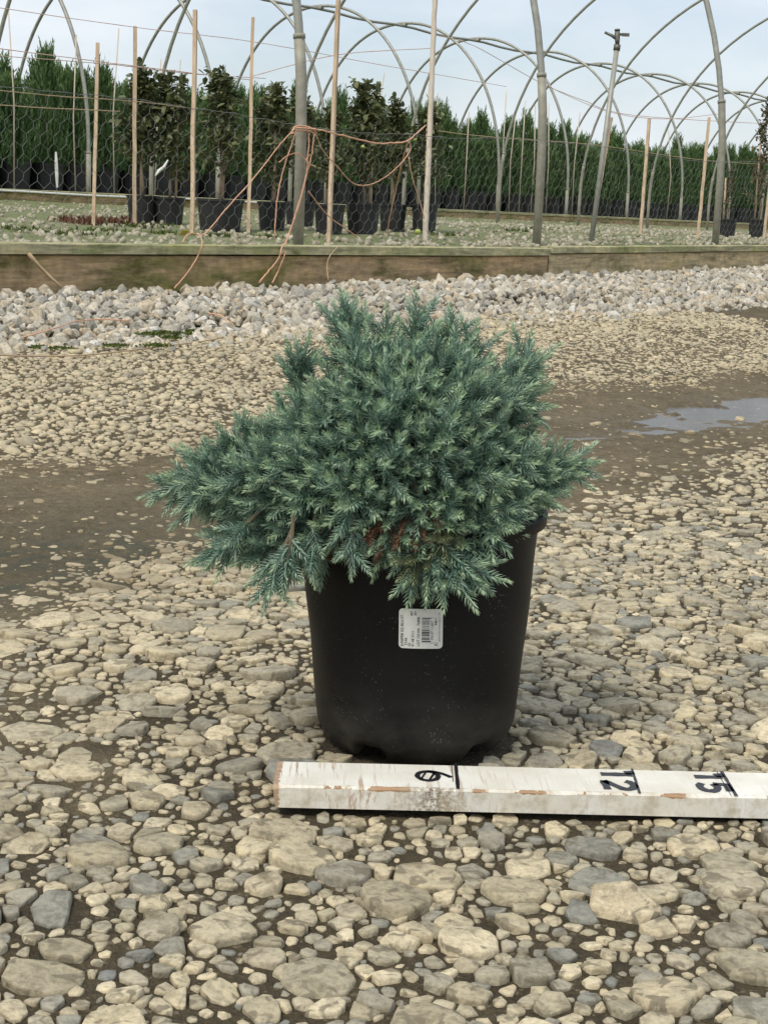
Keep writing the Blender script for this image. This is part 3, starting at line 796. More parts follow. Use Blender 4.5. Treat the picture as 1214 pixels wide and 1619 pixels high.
for (l, T0, T1, step, nm) in rows:
    T = T0
    while T < T1:
        Tj = T + random.uniform(-.04, .04); lj = l + random.uniform(-.05, .05)
        e = empty('potted_upright_juniper', TL(Tj, lj, .548), random.uniform(0, 6.28))
        tag(e, 'dark green upright juniper in a black pot in the %s hedge row' % nm, 'juniper', 'potted upright junipers of the %s hedge row' % nm)
        link('pot', hp, None, e); link('trunk', tkm, None, e)
        c = link('crown', random.choice(crowns), None, e); s = random.uniform(.78, 1.12)
        c.scale = (random.uniform(.9, 1.15), random.uniform(.9, 1.15), s); c.location = (0, 0, .27)
        T += step

# ------------------------------------------------------------------ potted broadleaf trees
def leafy_crown(seed, nl, H, Rm, z0, leaf=.05, tan=False):
    random.seed(seed); wood = MB(); lv = MB()
    tr = [Vector((0, 0, 0))]
    for k in range(1, 8): tr.append(Vector((random.gauss(0, .012), random.gauss(0, .012), H * k / 7)))
    wood.tube(tr, [.014 * (1 - .8 * k / 7) for k in range(8)], 6)
    limbs = []
    for k in range(18):
        t = z0 / H + (1 - z0 / H) * (k / 18) ** .9; zz = t * H; a = k * 2.4 + random.uniform(-.4, .4)
        base = Vector((0, 0, zz)); ln = Rm * (1.05 - .65 * max(0, (t - z0 / H)) / (1 - z0 / H)) * random.uniform(.7, 1.15)
        d = Vector((math.cos(a), math.sin(a), random.uniform(.5, 1.1))).normalized()
        pts = [base, base + d * ln * .5, base + d * ln + Vector((0, 0, ln * .12))]
        wood.tube(pts, [.006, .004, .002], 5); limbs.append(pts)
    for k in range(nl):
        pts = random.choice(limbs); t = random.random() ** .6
        p = (pts[0].lerp(pts[1], t * 2) if t < .5 else pts[1].lerp(pts[2], t * 2 - 1)) + Vector((random.gauss(0, .028), random.gauss(0, .028), random.gauss(0, .03)))
        d = Vector((random.gauss(0, 1), random.gauss(0, 1), random.gauss(-.15, .6))).normalized()
        ll = leaf * random.uniform(.6, 1.15); s = d.cross(Vector((0, 0, 1)) + Vector((random.gauss(0, .4), random.gauss(0, .4), 0))).normalized(); nrm = s.cross(d)
        o = len(lv.v); w_ = ll * .30
        lv.v += [tuple(p), tuple(p + d * ll * .35 + s * w_ + nrm * ll * .06), tuple(p + d * ll * .75 + s * w_ * .75 + nrm * ll * .05), tuple(p + d * ll - nrm * ll * .08),
                 tuple(p + d * ll * .75 - s * w_ * .75 + nrm * ll * .05), tuple(p + d * ll * .35 - s * w_ + nrm * ll * .06), tuple(p + d * ll * .5 - nrm * ll * .03)]
        lv.f += [(o, o + 1, o + 6), (o + 1, o + 2, o + 6), (o + 2, o + 3, o + 6), (o + 3, o + 4, o + 6), (o + 4, o + 5, o + 6), (o + 5, o, o + 6)]
    for k in range(14):
        p = Vector((random.gauss(0, .01), random.gauss(0, .01), H + k * .008 - .04)); d = Vector((random.gauss(0, .8), random.gauss(0, .8), 1)).normalized()
        leaf_tris(lv, p, d, leaf * .9, leaf * .22)
    a = wood.mesh('trunk', True); a.materials.append(M['bark']); b_ = lv.mesh('crown'); b_.materials.append(M['leaf_tan' if tan else 'leaf'])
    return a, b_
TREES = [leafy_crown(31, 950, 1.0, .27, .26, .075), leafy_crown(32, 1050, 1.0, .30, .22, .078), leafy_crown(33, 900, 1.0, .27, .26, .072)]
TREES_T = [leafy_crown(34, 600, 1.0, .19, .16, .05, True)]
tree_px = [  # base x, base y, top y, pot width px, pot height px, templates, label
    (226, 352, 124, 50, 42, 0, 'dark leafy tree in a black pot beside a bright wooden stake, tallest of the group'),
    (268, 354, 132, 48, 41, 1, 'dark leafy tree in a black pot crowded against its taller neighbour'),
    (348, 366, 126, 74, 50, 2, 'dark leafy tree in the widest black pot, with a pale stake crossing it'),
    (430, 364, 148, 46, 44, 1, 'leafy tree in a black pot just before the twine-tied hoop post'),
    (474, 362, 165, 48, 42, 0, 'leafy tree in a black pot half hidden by the twine-tied hoop post'),
    (520, 370, 182, 48, 46, 2, 'low leafy tree in a black pot crossed by a tan wooden stake'),
    (573, 370, 145, 54, 48, 1, 'bushy apple tree in a black pot with a pointed leafy top'),
    (620, 366, 172, 44, 42, 0, 'leafy tree in a black pot with orange twine tied round its stem'),
    (670, 368, 178, 42, 44, 2, 'leafy tree in a black pot behind the pale tall cane'),
    (1147, 375, 268, 30, 28, 3, 'small sparse young tree in a small black pot near the bent hoop post'),
    (1196, 375, 170, 30, 27, 3, 'slender bronze-leaved tree in a small black pot at the netting end'),
]
random.seed(8)
for (bx, by, ty, pw, ph, ti, lab) in tree_px:
    P0 = hit_bed(bx, by); D = proj(P0)[2]; k = D / F_PX
    e = empty('potted_tree', tuple(P0), random.uniform(0, 6.28)); tag(e, lab, 'tree', 'potted leafy trees behind the netting')
    hpx = ph * k; wpx = pw * k
    pm = pot_mesh('pot', wpx * .5, wpx * .42, hpx, .005, 24); pm.materials.append(M['blackpot']); link('pot', pm, None, e)
    a, b_ = (TREES + TREES_T)[ti]; Ht = (by - ty) * k - hpx * .8
    for nm, me in (('trunk', a), ('crown', b_)):
        o = link(nm, me, None, e); o.location = (0, 0, hpx * .8); w_ = Ht * (1.0 if ti < 3 else .8); o.scale = (w_ * .92, w_ * .92, Ht / 1.03)
    m = MB(); m.tube([(.03, .02, hpx * .5), (.035, .02, hpx + Ht * .75)], .008, 6); m.build('support_cane', M['stake'], e, True)
def sphere_mesh(name, rad, mat):
    V, Fc = ICO[2]; V = V.copy() * rad; V[:, 2] *= .92
    V[:, 2] -= rad * .22 * np.exp(-((V[:, 0] ** 2 + V[:, 1] ** 2) / (rad * .3) ** 2)) * np.sign(V[:, 2])
    me = np_mesh(name, V, Fc, True); me.materials.append(mat); return me
for (px, py, rr, lab) in ((575, 233, 5.0, 'green apple hanging in the bushy apple tree'), (657, 222, 4.2, 'green apple hanging beside the knotted orange twine')):
    P0 = hit_l(px, py, 5.6); D = proj(P0)[2]; e = empty('apple', tuple(P0)); tag(e, lab, 'apple', 'green apples')
    link('fruit', sphere_mesh('fruit', rr * D / F_PX, M['apple']), None, e)
    m = MB(); m.tube([(0, 0, .006), (.002, 0, .03)], .0016, 5); m.build('stalk', M['bark'], e)
P0 = hit_bed(660, 372); D = proj(P0)[2]; e = empty('apple', tuple(P0 + np.array([0, 0, 5 * D / F_PX]))); tag(e, 'green apple fallen on the gravel at the foot of the pale cane', 'apple', 'green apples')
link('fruit', sphere_mesh('fruit', 5.5 * D / F_PX, M['apple']), None, e); m = MB(); m.tube([(0, 0, .008), (.002, 0, .025)], .0015, 5); m.build('stalk', M['bark'], e)

# ------------------------------------------------------------------ stakes
def stake(bx, by, tx, ty, wpx, mat, name, label, cane=False):
    P0 = hit_bed(bx, by); D = proj(P0)[2]
    _, l = to_TL(P0[0], P0[1])
    P1 = hit_depth(tx, ty, D); hw = wpx * .76 * D / F_PX / 2
    e = empty(name, tuple(P0)); tag(e, label, 'stake', 'stakes standing in the gravel bed')
    d = Vector(P1 - P0); L = d.length; u = d.normalized()
    m = MB()
    if cane:
        nn = 9; pts = []; rad = []
        for i in range(nn * 4 + 1):
            t = i / (nn * 4); pts.append(u * (L * t - .04) + Vector((random.gauss(0, .0008), 0, 0)))
            rad.append(hw * (1.12 if i % 4 == 0 else .98) * (1.08 - .18 * t))
        m.tube(pts, rad, 10); m.build('cane_stem', mat, e, True)
    else:
        q = u.to_track_quat('Z', 'Y').to_matrix(); rz = Matrix.Rotation(random.uniform(-.5, .5), 3, 'Z')
        V = []; segs = 8
        for i in range(segs + 1):
            t = i / segs; off = Vector((random.gauss(0, .0012), random.gauss(0, .0012), 0))
            for (sx, sy) in ((-1, -1), (1, -1), (1, 1), (-1, 1)):
                V.append(q @ (rz @ (Vector((sx * hw * .92, sy * hw * .92, 0)) + off)) + u * (L * t - .05 * (i == 0)))
        Fc = [(i * 4 + k, i * 4 + (k + 1) % 4, (i + 1) * 4 + (k + 1) % 4, (i + 1) * 4 + k) for i in range(segs) for k in range(4)] + [(3, 2, 1, 0), (segs * 4, segs * 4 + 1, segs * 4 + 2, segs * 4 + 3)]
        m.add(V, Fc); m.build('stake_shaft', mat, e)
    return P0, P1, l
random.seed(12)
for a in ((148, 357, 155, 68, 7.5, 'bare wooden stake beside the reddish weeds, shortest of the left stakes'),
          (213, 355, 214, 42, 7.5, 'bare wooden stake against the rim of the tallest potted tree'),
          (304, 371, 309, 16, 8.5, 'bare wooden stake with a yellow leaf at its foot'),
          (393, 373, 400, 28, 7.5, 'bare wooden stake between the widest pot and the twine-tied post'),
          (520, 384, 535, 0, 8.5, 'tan wooden stake right behind the edging, crossing the taut orange twine'),
          (936, 361, 966, 186, 6, 'thin wooden stake just behind the sprinkler riser'),
          (1012, 369, 1026, 188, 6.5, 'wooden stake standing between the sprinkler and the bent hoop post'),
          (1102, 377, 1121, 186, 7, 'wooden stake leaning beside the bent hoop post'),
          (1207, 377, 1226, 200, 6.5, 'wooden stake beside the slender bronze-leaved tree')):
    stake(*a[:5], M['stake'], 'wooden_stake', a[5])
stake(672, 380, 690, -60, 11.5, M['cane'], 'garden_cane', 'tall pale cane holding the taut orange twine', True)
for k in range(16):                              # thin canes standing among the hedge pots
    T = random.uniform(10, 27); l = random.uniform(12.98, 13.1); h = random.uniform(1.45, 1.95)
    e = empty('thin_cane', TL(T, l, .55)); tag(e, 'thin grey cane standing at the front of the hedge', 'cane', 'thin canes along the hedge')
    m = MB(); m.tube([(0, 0, 0), (random.gauss(0, .02), 0, h * .5), (random.gauss(0, .05), random.gauss(0, .05), h)], .008, 6); m.build('cane_stem', M['cane'], e, True)

# ------------------------------------------------------------------ sprinkler on its riser
P0 = hit_bed(934, 384); D = proj(P0)[2]; P1 = hit_depth(975, 74, D)
e = empty('impact_sprinkler', tuple(P0)); tag(e, 'impact sprinkler on a tall leaning galvanised riser pipe', 'sprinkler')
dv = Vector(P1 - P0); u = dv.normalized(); k = D / F_PX
m = MB(); m.tube([-u * .05, dv * .5, dv], 4.2 * k, 10); m.build('riser_pipe', M['galv'], e, True)
m = MB(); m.tube([dv - u * .02, dv + u * 3 * k], 5.6 * k, 10); m.build('coupling', M['brass'], e, True)
hb = dv + u * 3 * k
rt = Vector(_r) * k; up = Vector(_u) * k
m = MB(); m.tube([hb, hb + up * 8, hb + up * 18, hb + up * 22], [3.2 * k, 4.2 * k, 4.8 * k, 3.0 * k], 10); hd = m.build('sprinkler_body', M['brass'], e, True)
m = MB(); m.tube([hb + up * 9, hb + up * 15 - rt * 9, hb + up * 20 - rt * 20], [3.0 * k, 2.4 * k, 2.0 * k], 8); m.build('nozzle', M['brass'], hd, True)
m = MB(); m.tube([hb + up * 16, hb + up * 17 + rt * 8], [2.2 * k, 1.8 * k], 8)
m.box(hb + up * 16 + rt * 13, (12 * k, 3 * k, 5 * k)); m.build('swing_arm', M['brass'], hd)
m = MB(); m.tube([hb + up * 22, hb + up * 24.5], 4.6 * k, 10); m.build('cap', M['brass'], hd, True)

# ------------------------------------------------------------------ wire netting
def netting():
    T0, T1, lw = 1.6, 13.5, 4.07; cw, chh = .058, .050; m = []
    V = []; E = []
    idx = {}
    def pt(T, z):
        key = (round(T, 4), round(z, 4))
        if key not in idx:
            idx[key] = len(V)
            zz = float(bed_z(np.array(T), np.array(lw))) + .005 + z + .018 * math.sin(T * 2.1) * z / .5
            V.append(TL(T + .006 * math.sin(z * 30 + T * 9) , lw + .012 * math.sin(T * 3.1 + z * 7) + .004 * math.sin(T * 23 + z * 31), zz + .003 * math.sin(T * 37)))
        return idx[key]
    nc = int((T1 - T0) / cw); nr = 12
    st_ = chh * .42; sl_ = chh * .40
    for rw in range(nr):
        z = rw * (st_ + sl_); off = (rw % 2) * cw / 2
        for c in range(nc):
            T = T0 + c * cw + off
            E.append((pt(T, z), pt(T, z + st_)))                     # twisted upright
            E.append((pt(T, z + st_), pt(T + cw / 2, z + st_ + sl_)))
            E.append((pt(T, z + st_), pt(T - cw / 2, z + st_ + sl_)))
    mb = MB(); Vv = [Vector(v) for v in V]
    for a, b in E: mb.tube([Vv[a], Vv[b]], .00070, 3, False)
    ztop = nr * (st_ + sl_)
    for zz in (0.0, ztop):
        mb.tube([Vv[pt(T0 + c * cw, zz)] if True else None for c in range(nc)], .0015, 4, False)
    return mb
nb = netting()
fn = nb.build('wire_netting', M['wire'], None); tag(fn, 'hexagonal galvanised wire netting strung along the hoop posts', 'wire netting')

# ------------------------------------------------------------------ twine
def spline(P, n=8):
    P = [Vector(p) for p in P]
    if len(P) == 2:
        a, b = P; L = (b - a).length
        return [a.lerp(b, t) - Vector((0, 0, .012 * L * 4 * t * (1 - t))) for t in np.linspace(0, 1, 14)]
    Q = [P[0] * 2 - P[1]] + P + [P[-1] * 2 - P[-2]]; out = []
    for i in range(1, len(Q) - 2):
        for t in np.linspace(0, 1, n, endpoint=False):
            a, b, c, d = Q[i - 1:i + 3]
            out.append(.5 * ((2 * b) + (c - a) * t + (2 * a - 5 * b + 4 * c - d) * t * t + (3 * b - a - 3 * c + d) * t ** 3))
    out.append(P[-1]); return out
def twine(label, pts, l, wpx=2.4, mat='twine', group='lengths of twine on the fence'):
    P = []
    for i, p in enumerate(pts):
        ll = p[2] if len(p) > 2 else l
        P.append(hit_l(p[0], p[1], ll))
    b = Vector(P[0]); D = proj(P[0])[2]
    m = MB(); rad = wpx * .82 * D / F_PX / 2
    S = [p - b for p in spline(P)]
    S = [p + Vector((random.gauss(0, 1), random.gauss(0, 1), random.gauss(0, 1))) * rad * .25 for p in S]
    m.tube(S, [rad * random.uniform(.85, 1.15) for _ in S], 6)
    o = m.build('twine', M[mat], None, True); o.location = b
    tag(o, label, 'twine', group); return o
random.seed(3)
LF = 4.03
twine('orange twine pulled taut from the tied hoop post to the tall pale cane', [(468, 202), (498, 204), (530, 211), (590, 226), (622, 226), (645, 222), (673, 198, 4.5)], LF, 3.4)
twine('second strand of orange twine knotted round the tied hoop post', [(462, 206), (470, 199), (488, 201), (497, 206), (499, 214), (489, 207), (470, 207), (460, 212)], 4.05, 3.6)
twine('long orange twine slanting from the tied hoop post to the yellow leaf', [(466, 203), (440, 232), (402, 281), (360, 328), (330, 364), (317, 371), (300, 369), (288, 384)], LF, 2.6)
twine('orange twine trailing over the dark edging from the yellow leaf', [(317, 371), (320, 385, 3.92), (313, 405, 3.925), (296, 432, 3.925), (276, 456, 3.90)], LF, 2.4)
twine('orange twine dangling from the tied post over the edging, longest strand', [(497, 212), (493, 242), (485, 275), (470, 330), (455, 375), (446, 392, 3.92), (440, 410, 3.92), (425, 428, 3.92), (410, 447, 3.9)], LF, 3.0)
twine('orange twine dangling from the tied post with a frayed end on the stones', [(489, 210), (487, 245), (482, 290), (466, 345), (452, 384), (450, 402, 3.92), (440, 428, 3.92), (430, 448, 3.9)], LF, 2.8)
twine('loose orange loop beside the tied hoop post', [(467, 210), (460, 232), (447, 272), (438, 320), (434, 376)], LF, 2.6)
twine('frayed knot of orange twine on the tied post', [(441, 257), (455, 246), (472, 243), (488, 258), (498, 263), (484, 256), (490, 244)], LF, 2.4)
twine('sagging orange twine hanging in a bow below the taut one', [(498, 210), (512, 240), (532, 262), (556, 288), (578, 293), (606, 282), (634, 258), (649, 236), (646, 224)], LF + .05, 2.4)
twine('orange twine falling from the knot to the gravel behind the tan stake', [(646, 224, 4.4), (640, 240, 4.5), (628, 290, 4.7), (616, 345, 4.8), (611, 376, 4.9)], LF, 2.4)
twine('orange twine slanting from the knot to the foot of the pale cane', [(646, 248, 4.3), (652, 282, 4.3), (664, 318, 4.3), (670, 345, 4.3)], LF, 2.2)
twine('orange twine slanting low through the netting behind the tied post', [(487, 302), (520, 342), (545, 360), (566, 376)], LF + .04, 2.2)
twine('short tan twine end hanging over the edging below the tan stake', [(534, 390, 3.92), (522, 404, 3.925), (517, 420, 3.925), (519, 443, 3.9)], LF, 2.4, 'twine_tan')
for (lab, pts, l, wd, mt) in (
    ('topmost faded pink line strung past the stake tops', [(-30, 8), (213, 43), (400, 66), (600, 102), (800, 137)], 5.6, 1.6, 'twine_pale'),
    ('faded pink line tied below the stake tops', [(-30, 73), (155, 97), (300, 115), (400, 127)], 5.8, 1.8, 'twine_pale'),
    ('second faded pink line just below its twin', [(-30, 86), (155, 100), (214, 106), (309, 117), (420, 124)], 5.8, 1.6, 'twine_pale'),
    ('tan twine strung in front of the hedge at netting height', [(-30, 140), (90, 152), (210, 160), (310, 172)], 5.9, 1.8, 'twine_tan'),
    ('lower tan twine just above the netting edge', [(-30, 164), (60, 170), (190, 176)], 4.6, 2.0, 'twine_tan'),
    ('faded pink line rising from the tied post to the pale cane', [(400, 120), (532, 87), (683, 76)], 5.0, 1.6, 'twine_pale'),
    ('thin pink line running from the pale cane toward the sprinkler', [(688, 55), (750, 73), (857, 132), (960, 176), (1050, 188), (1137, 180)], 5.2, 1.4, 'twine_pale'),
    ('thin pink line hanging below the pipe hoops', [(857, 133), (920, 158), (1000, 182), (1214, 196)], 6.5, 1.4, 'twine_pale'),
    ('tan twine crossing the hedge near the sprinkler riser', [(672, 205), (790, 218), (940, 229), (1100, 252), (1240, 262)], 6.0, 1.5, 'twine_tan')):
    twine(lab, pts, l, wd, mt, 'lines strung above the netting')
def ground_twine(label, px, mat='twine', wpx=2.4):
    P = []
    for (x, y) in px:
        z = .1
        for _ in range(6):
            p = hit_z(x, y, z); T, l = to_TL(p[0], p[1]); z = float(ground_z(p[0], p[1])) + (.055 if l > 3.2 else .012)
        P.append(p)
    b = Vector(P[0]); D = proj(P[0])[2]; m = MB(); m.tube([q - b for q in spline(P)], wpx * D / F_PX / 2, 6)
    o = m.build('twine', M[mat], None, True); o.location = b; tag(o, label, 'twine', 'twine lying on the stones')
ground_twine('orange twine lying along the front of the pale stones', [(-10, 561), (60, 563), (150, 560), (270, 546), (330, 538), (352, 533)], 'twine_tan', 2.6)
ground_twine('short orange twine curved across the pale stones', [(38, 533), (70, 524), (96, 516), (120, 508), (160, 505), (205, 507)], 'twine', 2.2)
ground_twine('orange twine end lying on the stones below the dangling strands', [(330, 495), (352, 500), (362, 512)], 'twine', 2.4)
m = MB(); b = Vector(hit_l(46, 401, 3.90))
m.tube([Vector(hit_l(*p)) - b for p in ((46, 401, 3.925), (62, 420, 3.92), (80, 438, 3.90), (100, 456, 3.86))], [.007, .006, .006, .004], 6)
o = m.build('twig', M['twine_tan'], None, True); o.location = b; tag(o, 'tan split twig leaning on the dark edging board', 'twig')
m.v = []; m.f = []

# ------------------------------------------------------------------ small things in the bed
def tuft(name, pts_px, n, mat, label, cat, spread, h, wide=.006, onb=True):
    m = MB()
    for (px, py, s) in pts_px:
        if onb: P0 = hit_bed(px, py)
        else:
            z = .15
            for _ in range(6): P0 = hit_z(px, py, z); z = float(ground_z(P0[0], P0[1])) + .020
        for _ in range(n):
            a = random.uniform(0, 6.28); rr = abs(random.gauss(0, spread)) * s
            p = Vector(P0) + Vector((rr * math.cos(a), rr * math.sin(a), -.004)); d = Vector((random.gauss(0, .5), random.gauss(0, .5), 1))
            leaf_tris(m, p, d, h * random.uniform(.4, 1.1), wide * random.uniform(.6, 1.2))
    o = m.build(name, mat, None); tag(o, label, cat, kind='stuff')
random.seed(4)
tuft('weeds', [(x + random.uniform(-8, 8), 352 + random.uniform(-3, 5), 1) for x in range(105, 205, 7)], 40, M['weed_red'], 'low reddish weeds growing at the foot of the shortest stake', 'weeds', .05, .05, .005)
tuft('grass', [(x, y, 1) for x, y in ((215, 358), (232, 360), (245, 357), (20, 362), (60, 368), (110, 372), (160, 366), (820, 366), (840, 362), (710, 373), (420, 377), (350, 374), (260, 370))], 90, M['moss'], 'low green moss and grass on the gravel bed', 'moss', .09, .03, .006)
tuft('moss', [(x, y, 1) for x, y in ((240, 527), (258, 524), (276, 520), (285, 526), (268, 532), (262, 515), (55, 547), (90, 549), (180, 545), (250, 545), (300, 522))], 200, M['moss'], 'bright green moss between the pale loose stones', 'moss', .022, .009, .0045, False)
P0 = hit_bed(290, 380); m = MB(); leaf_tris(m, Vector((-.02, 0, .02)), Vector((1, .1, .5)), .05, .02, Vector((0, .6, 1))); m.f = m.f
o = m.build('fallen_leaf', M['yellow_leaf'], None); o.location = tuple(P0); tag(o, 'yellow fallen leaf lying at the foot of a wooden stake', 'leaf')
mdf = o.modifiers.new('thick', 'SOLIDIFY'); mdf.thickness = .0012
# white plant tag stuck in the hedge and pale ribbon
P0 = hit_l(91, 292, 12.95); P1 = hit_l(89, 240, 12.95); e = empty('plant_tag', tuple(P0)); tag(e, 'long pale tag hanging against the black hedge pots', 'tag')
m = MB(); d = Vector(P1 - P0); m.tube([Vector((0, 0, -.03)), d * .3, d * .7, d], [.012, .022, .02, .012], 4); m.build('tag_strip', M['white'], e)
P0 = hit_l(248, 276, 5.9); m = MB(); S = [Vector(hit_l(x, y, 5.9)) - Vector(P0) for x, y in ((246, 278), (252, 270), (260, 264), (266, 253))]
m.tube(S, [.004, .010, .009, .004], 5); o = m.build('ribbon', M['white'], None, True); o.location = tuple(P0); tag(o, 'pale ribbon hanging in the netting before the tallest potted tree', 'ribbon')

# ------------------------------------------------------------------ the measuring stick
STK_Z, STK_H, STK_W = .007, .0190, .0570
def stick():
    L = .66; ang = math.atan2(sdv[1], sdv[0])
    e = empty('measuring_stick', (S_A[0], S_A[1], STK_Z), ang); tag(e, 'white painted wooden measuring stick marked 6, 12 and 15', 'measuring stick')
    bm = bmesh.new()
    nseg = 66; secs = []
    for i in range(nseg + 1):
        x = L * i / nseg
        ch = .0016 + .0012 * max(0, math.sin(x * 31) * math.sin(x * 83 + 1)) + (.0015 if i == 0 else 0)
        sec = [(0, 0), (0, STK_H - ch), (ch * 1.2, STK_H), (STK_W - .001, STK_H), (STK_W, STK_H - .001), (STK_W, 0)]
        sx = x + (0 if i else random.uniform(-.001, .001))
        secs.append([bm.verts.new((sx + (random.uniform(-.0016, .0012) if i == 0 else 0) , y, z)) for (y, z) in sec])
    for i in range(nseg):
        for k in range(6):
            bm.faces.new((secs[i][k], secs[i][(k + 1) % 6], secs[i + 1][(k + 1) % 6], secs[i + 1][k]))
    bm.faces.new(list(reversed(secs[0]))); bm.faces.new(secs[-1])
    bm.normal_update()
    if sum(f.normal.z * f.calc_center_median().z for f in bm.faces) < 0: bmesh.ops.reverse_faces(bm, faces=bm.faces)
    bmesh.ops.recalc_face_normals(bm, faces=bm.faces)
    me = bpy.data.meshes.new('painted_board'); bm.to_mesh(me); bm.free()
    # material
    m, t, n, l, b = new_mat('chipped white paint on wood')
    v = objco(n); sep = n.new('ShaderNodeSeparateXYZ'); l.new(v, sep.inputs[0])
    geo = n.new('ShaderNodeNewGeometry')
    saw = n.new('ShaderNodeMapping'); saw.inputs['Rotation'].default_value = (0, 0, R(38)); saw.inputs['Scale'].default_value = (260, 14, 60); l.new(v, saw.inputs['Vector'])
    g = noise(n, l, 1.0, 4, .6, saw.outputs[0], .25)
    big_ = noise(n, l, 22, 4, .6, v); fine = noise(n, l, 240, 4, .7, v); gr = noise(n, l, 1, 5, .6, mpn2(n, l, v, (14, 220, 220)))
    wood = ramp_out(n, l, gr.outputs['Fac'], [(.3, (.26, .145, .075)), (.7, (.46, .29, .16))])
    paint = ramp_out(n, l, big_.outputs['Fac'], [(.3, (.66, .62, .52)), (.65, (.80, .785, .72))])
    gf = ramp_out(n, l, g.outputs['Fac'], [(.54, (0, 0, 0)), (.63, (1, 1, 1))])
    patch = ramp_out(n, l, big_.outputs['Fac'], [(.40, (.15, .15, .15)), (.62, (1, 1, 1))])
    nearend = mathn(n, l, 'SUBTRACT', 1.0, mathn(n, l, 'MULTIPLY', sep.outputs['X'], 2.6), True)
    fac = mathn(n, l, 'MULTIPLY', mathn(n, l, 'MULTIPLY', gf, patch), mathn(n, l, 'ADD', mathn(n, l, 'MULTIPLY', nearend, .7), .16))
    c = mixc(n, l, fac, paint, wood)
    # worn front arris and bare end grain: follow the shape of the board
    ed = mathn(n, l, 'ADD', mathn(n, l, 'MULTIPLY', sep.outputs['Y'], 1.0), mathn(n, l, 'SUBTRACT', STK_H, sep.outputs['Z']))
    wv = noise(n, l, 1, 4, .6, mpn2(n, l, v, (17, 0, 0)))
    lim = n.new('ShaderNodeMapRange'); lim.inputs[1].default_value = .40; lim.inputs[2].default_value = .60; lim.inputs[3].default_value = -.0005; lim.inputs[4].default_value = .0034
    l.new(wv.outputs['Fac'], lim.inputs[0])
    ew = mathn(n, l, 'LESS_THAN', mathn(n, l, 'ADD', ed, mathn(n, l, 'MULTIPLY', mathn(n, l, 'SUBTRACT', fine.outputs['Fac'], .5), .004)), lim.outputs[0])
    c = mixc(n, l, ew, c, wood)
    endm = mathn(n, l, 'LESS_THAN', mathn(n, l, 'ADD', sep.outputs['X'], mathn(n, l, 'MULTIPLY', mathn(n, l, 'SUBTRACT', fine.outputs['Fac'], .5), .010)), .0045)
    c = mixc(n, l, mathn(n, l, 'MULTIPLY', endm, .9), c, wood)
    # dirty brown smear on the front face
    dx = mathn(n, l, 'DIVIDE', mathn(n, l, 'SUBTRACT', sep.outputs['X'], .132), .022)
    gx = mathn(n, l, 'POWER', 2.718, mathn(n, l, 'MULTIPLY', mathn(n, l, 'MULTIPLY', dx, dx), -1.0))
    yl = mathn(n, l, 'LESS_THAN', sep.outputs['Y'], .004)
    sm = mathn(n, l, 'MULTIPLY', mathn(n, l, 'MULTIPLY', gx, yl), ramp_out(n, l, fine.outputs['Fac'], [(.42, (0, 0, 0)), (.56, (1, 1, 1))]))
    c = mixc(n, l, mathn(n, l, 'MULTIPLY', sm, .85), c, (.10, .06, .03, 1))
    d2 = noise(n, l, 60, 4, .7, v)
    c = mixc(n, l, mathn(n, l, 'MULTIPLY', mathn(n, l, 'MULTIPLY', yl, .7), ramp_out(n, l, d2.outputs['Fac'], [(.45, (0, 0, 0)), (.7, (1, 1, 1))])), c, (.42, .34, .22, 1))
    l.new(c, b.inputs['Base Color']); b.inputs['Roughness'].default_value = .6
    h = mathn(n, l, 'ADD', g.outputs['Fac'], mathn(n, l, 'MULTIPLY', fine.outputs['Fac'], .4)); bump(n, l, b, h, .35, .0012)
    link('painted_board', me, m, e)
    ink = simple_mat('black marker ink', (.008, .008, .012), (.018, .018, .024), 300, .45, 0)
    top = STK_H + .0005
    def poly(name, polys):
        m_ = MB()
        for p in polys:
            o_ = len(m_.v); m_.v += [(x, y, top) for x, y in p]; m_.f.append(tuple(range(o_, o_ + len(p))))
        ob = m_.build(name, ink, e)
        return ob
    def stroke(pts, wd):                       # flat brush stroke, slightly uneven
        P = [Vector((x, y)) for x, y in pts]; a = []; b_ = []
        for i, p in enumerate(P):
            t = (P[min(i + 1, len(P) - 1)] - P[max(i - 1, 0)]).normalized(); nn = Vector((-t.y, t.x)); w_ = wd * random.uniform(.85, 1.15) / 2
            a.append(p + nn * w_); b_.append(p - nn * w_)
        return [[tuple(a[i]), tuple(a[i + 1]), tuple(b_[i + 1]), tuple(b_[i])] for i in range(len(P) - 1)]
    # positions along the stick from photo: 6 in line, 12 in line, 15 in line
    def uon(px, py):
        p = hit_z(px, py, STK_Z + STK_H); return float((p - S_A) @ sdv), float((p - S_A) @ snv)
    for (p1, p2, w_, nm) in (((720, 1207), (724, 1249), .0030, 'tick_mark'), ((998, 1215), (1011, 1256), .0022, 'tick_mark'), ((1139, 1219), (1164, 1260), .0030, 'tick_mark')):
        a = uon(*p1); b2 = uon(*p2); pts = [(a[0] + (b2[0] - a[0]) * t, a[1] + (b2[1] - a[1]) * t) for t in np.linspace(0.02, .97, 12)]
        poly(nm, stroke(pts, w_))
        if nm and p1[0] == 720: poly('tick_mark', stroke([(x - .0036, y) for x, y in pts[:9]], .0007))
        if p1[0] == 1139: poly('tick_mark', stroke([(x - .0042, y) for x, y in pts], .0006))
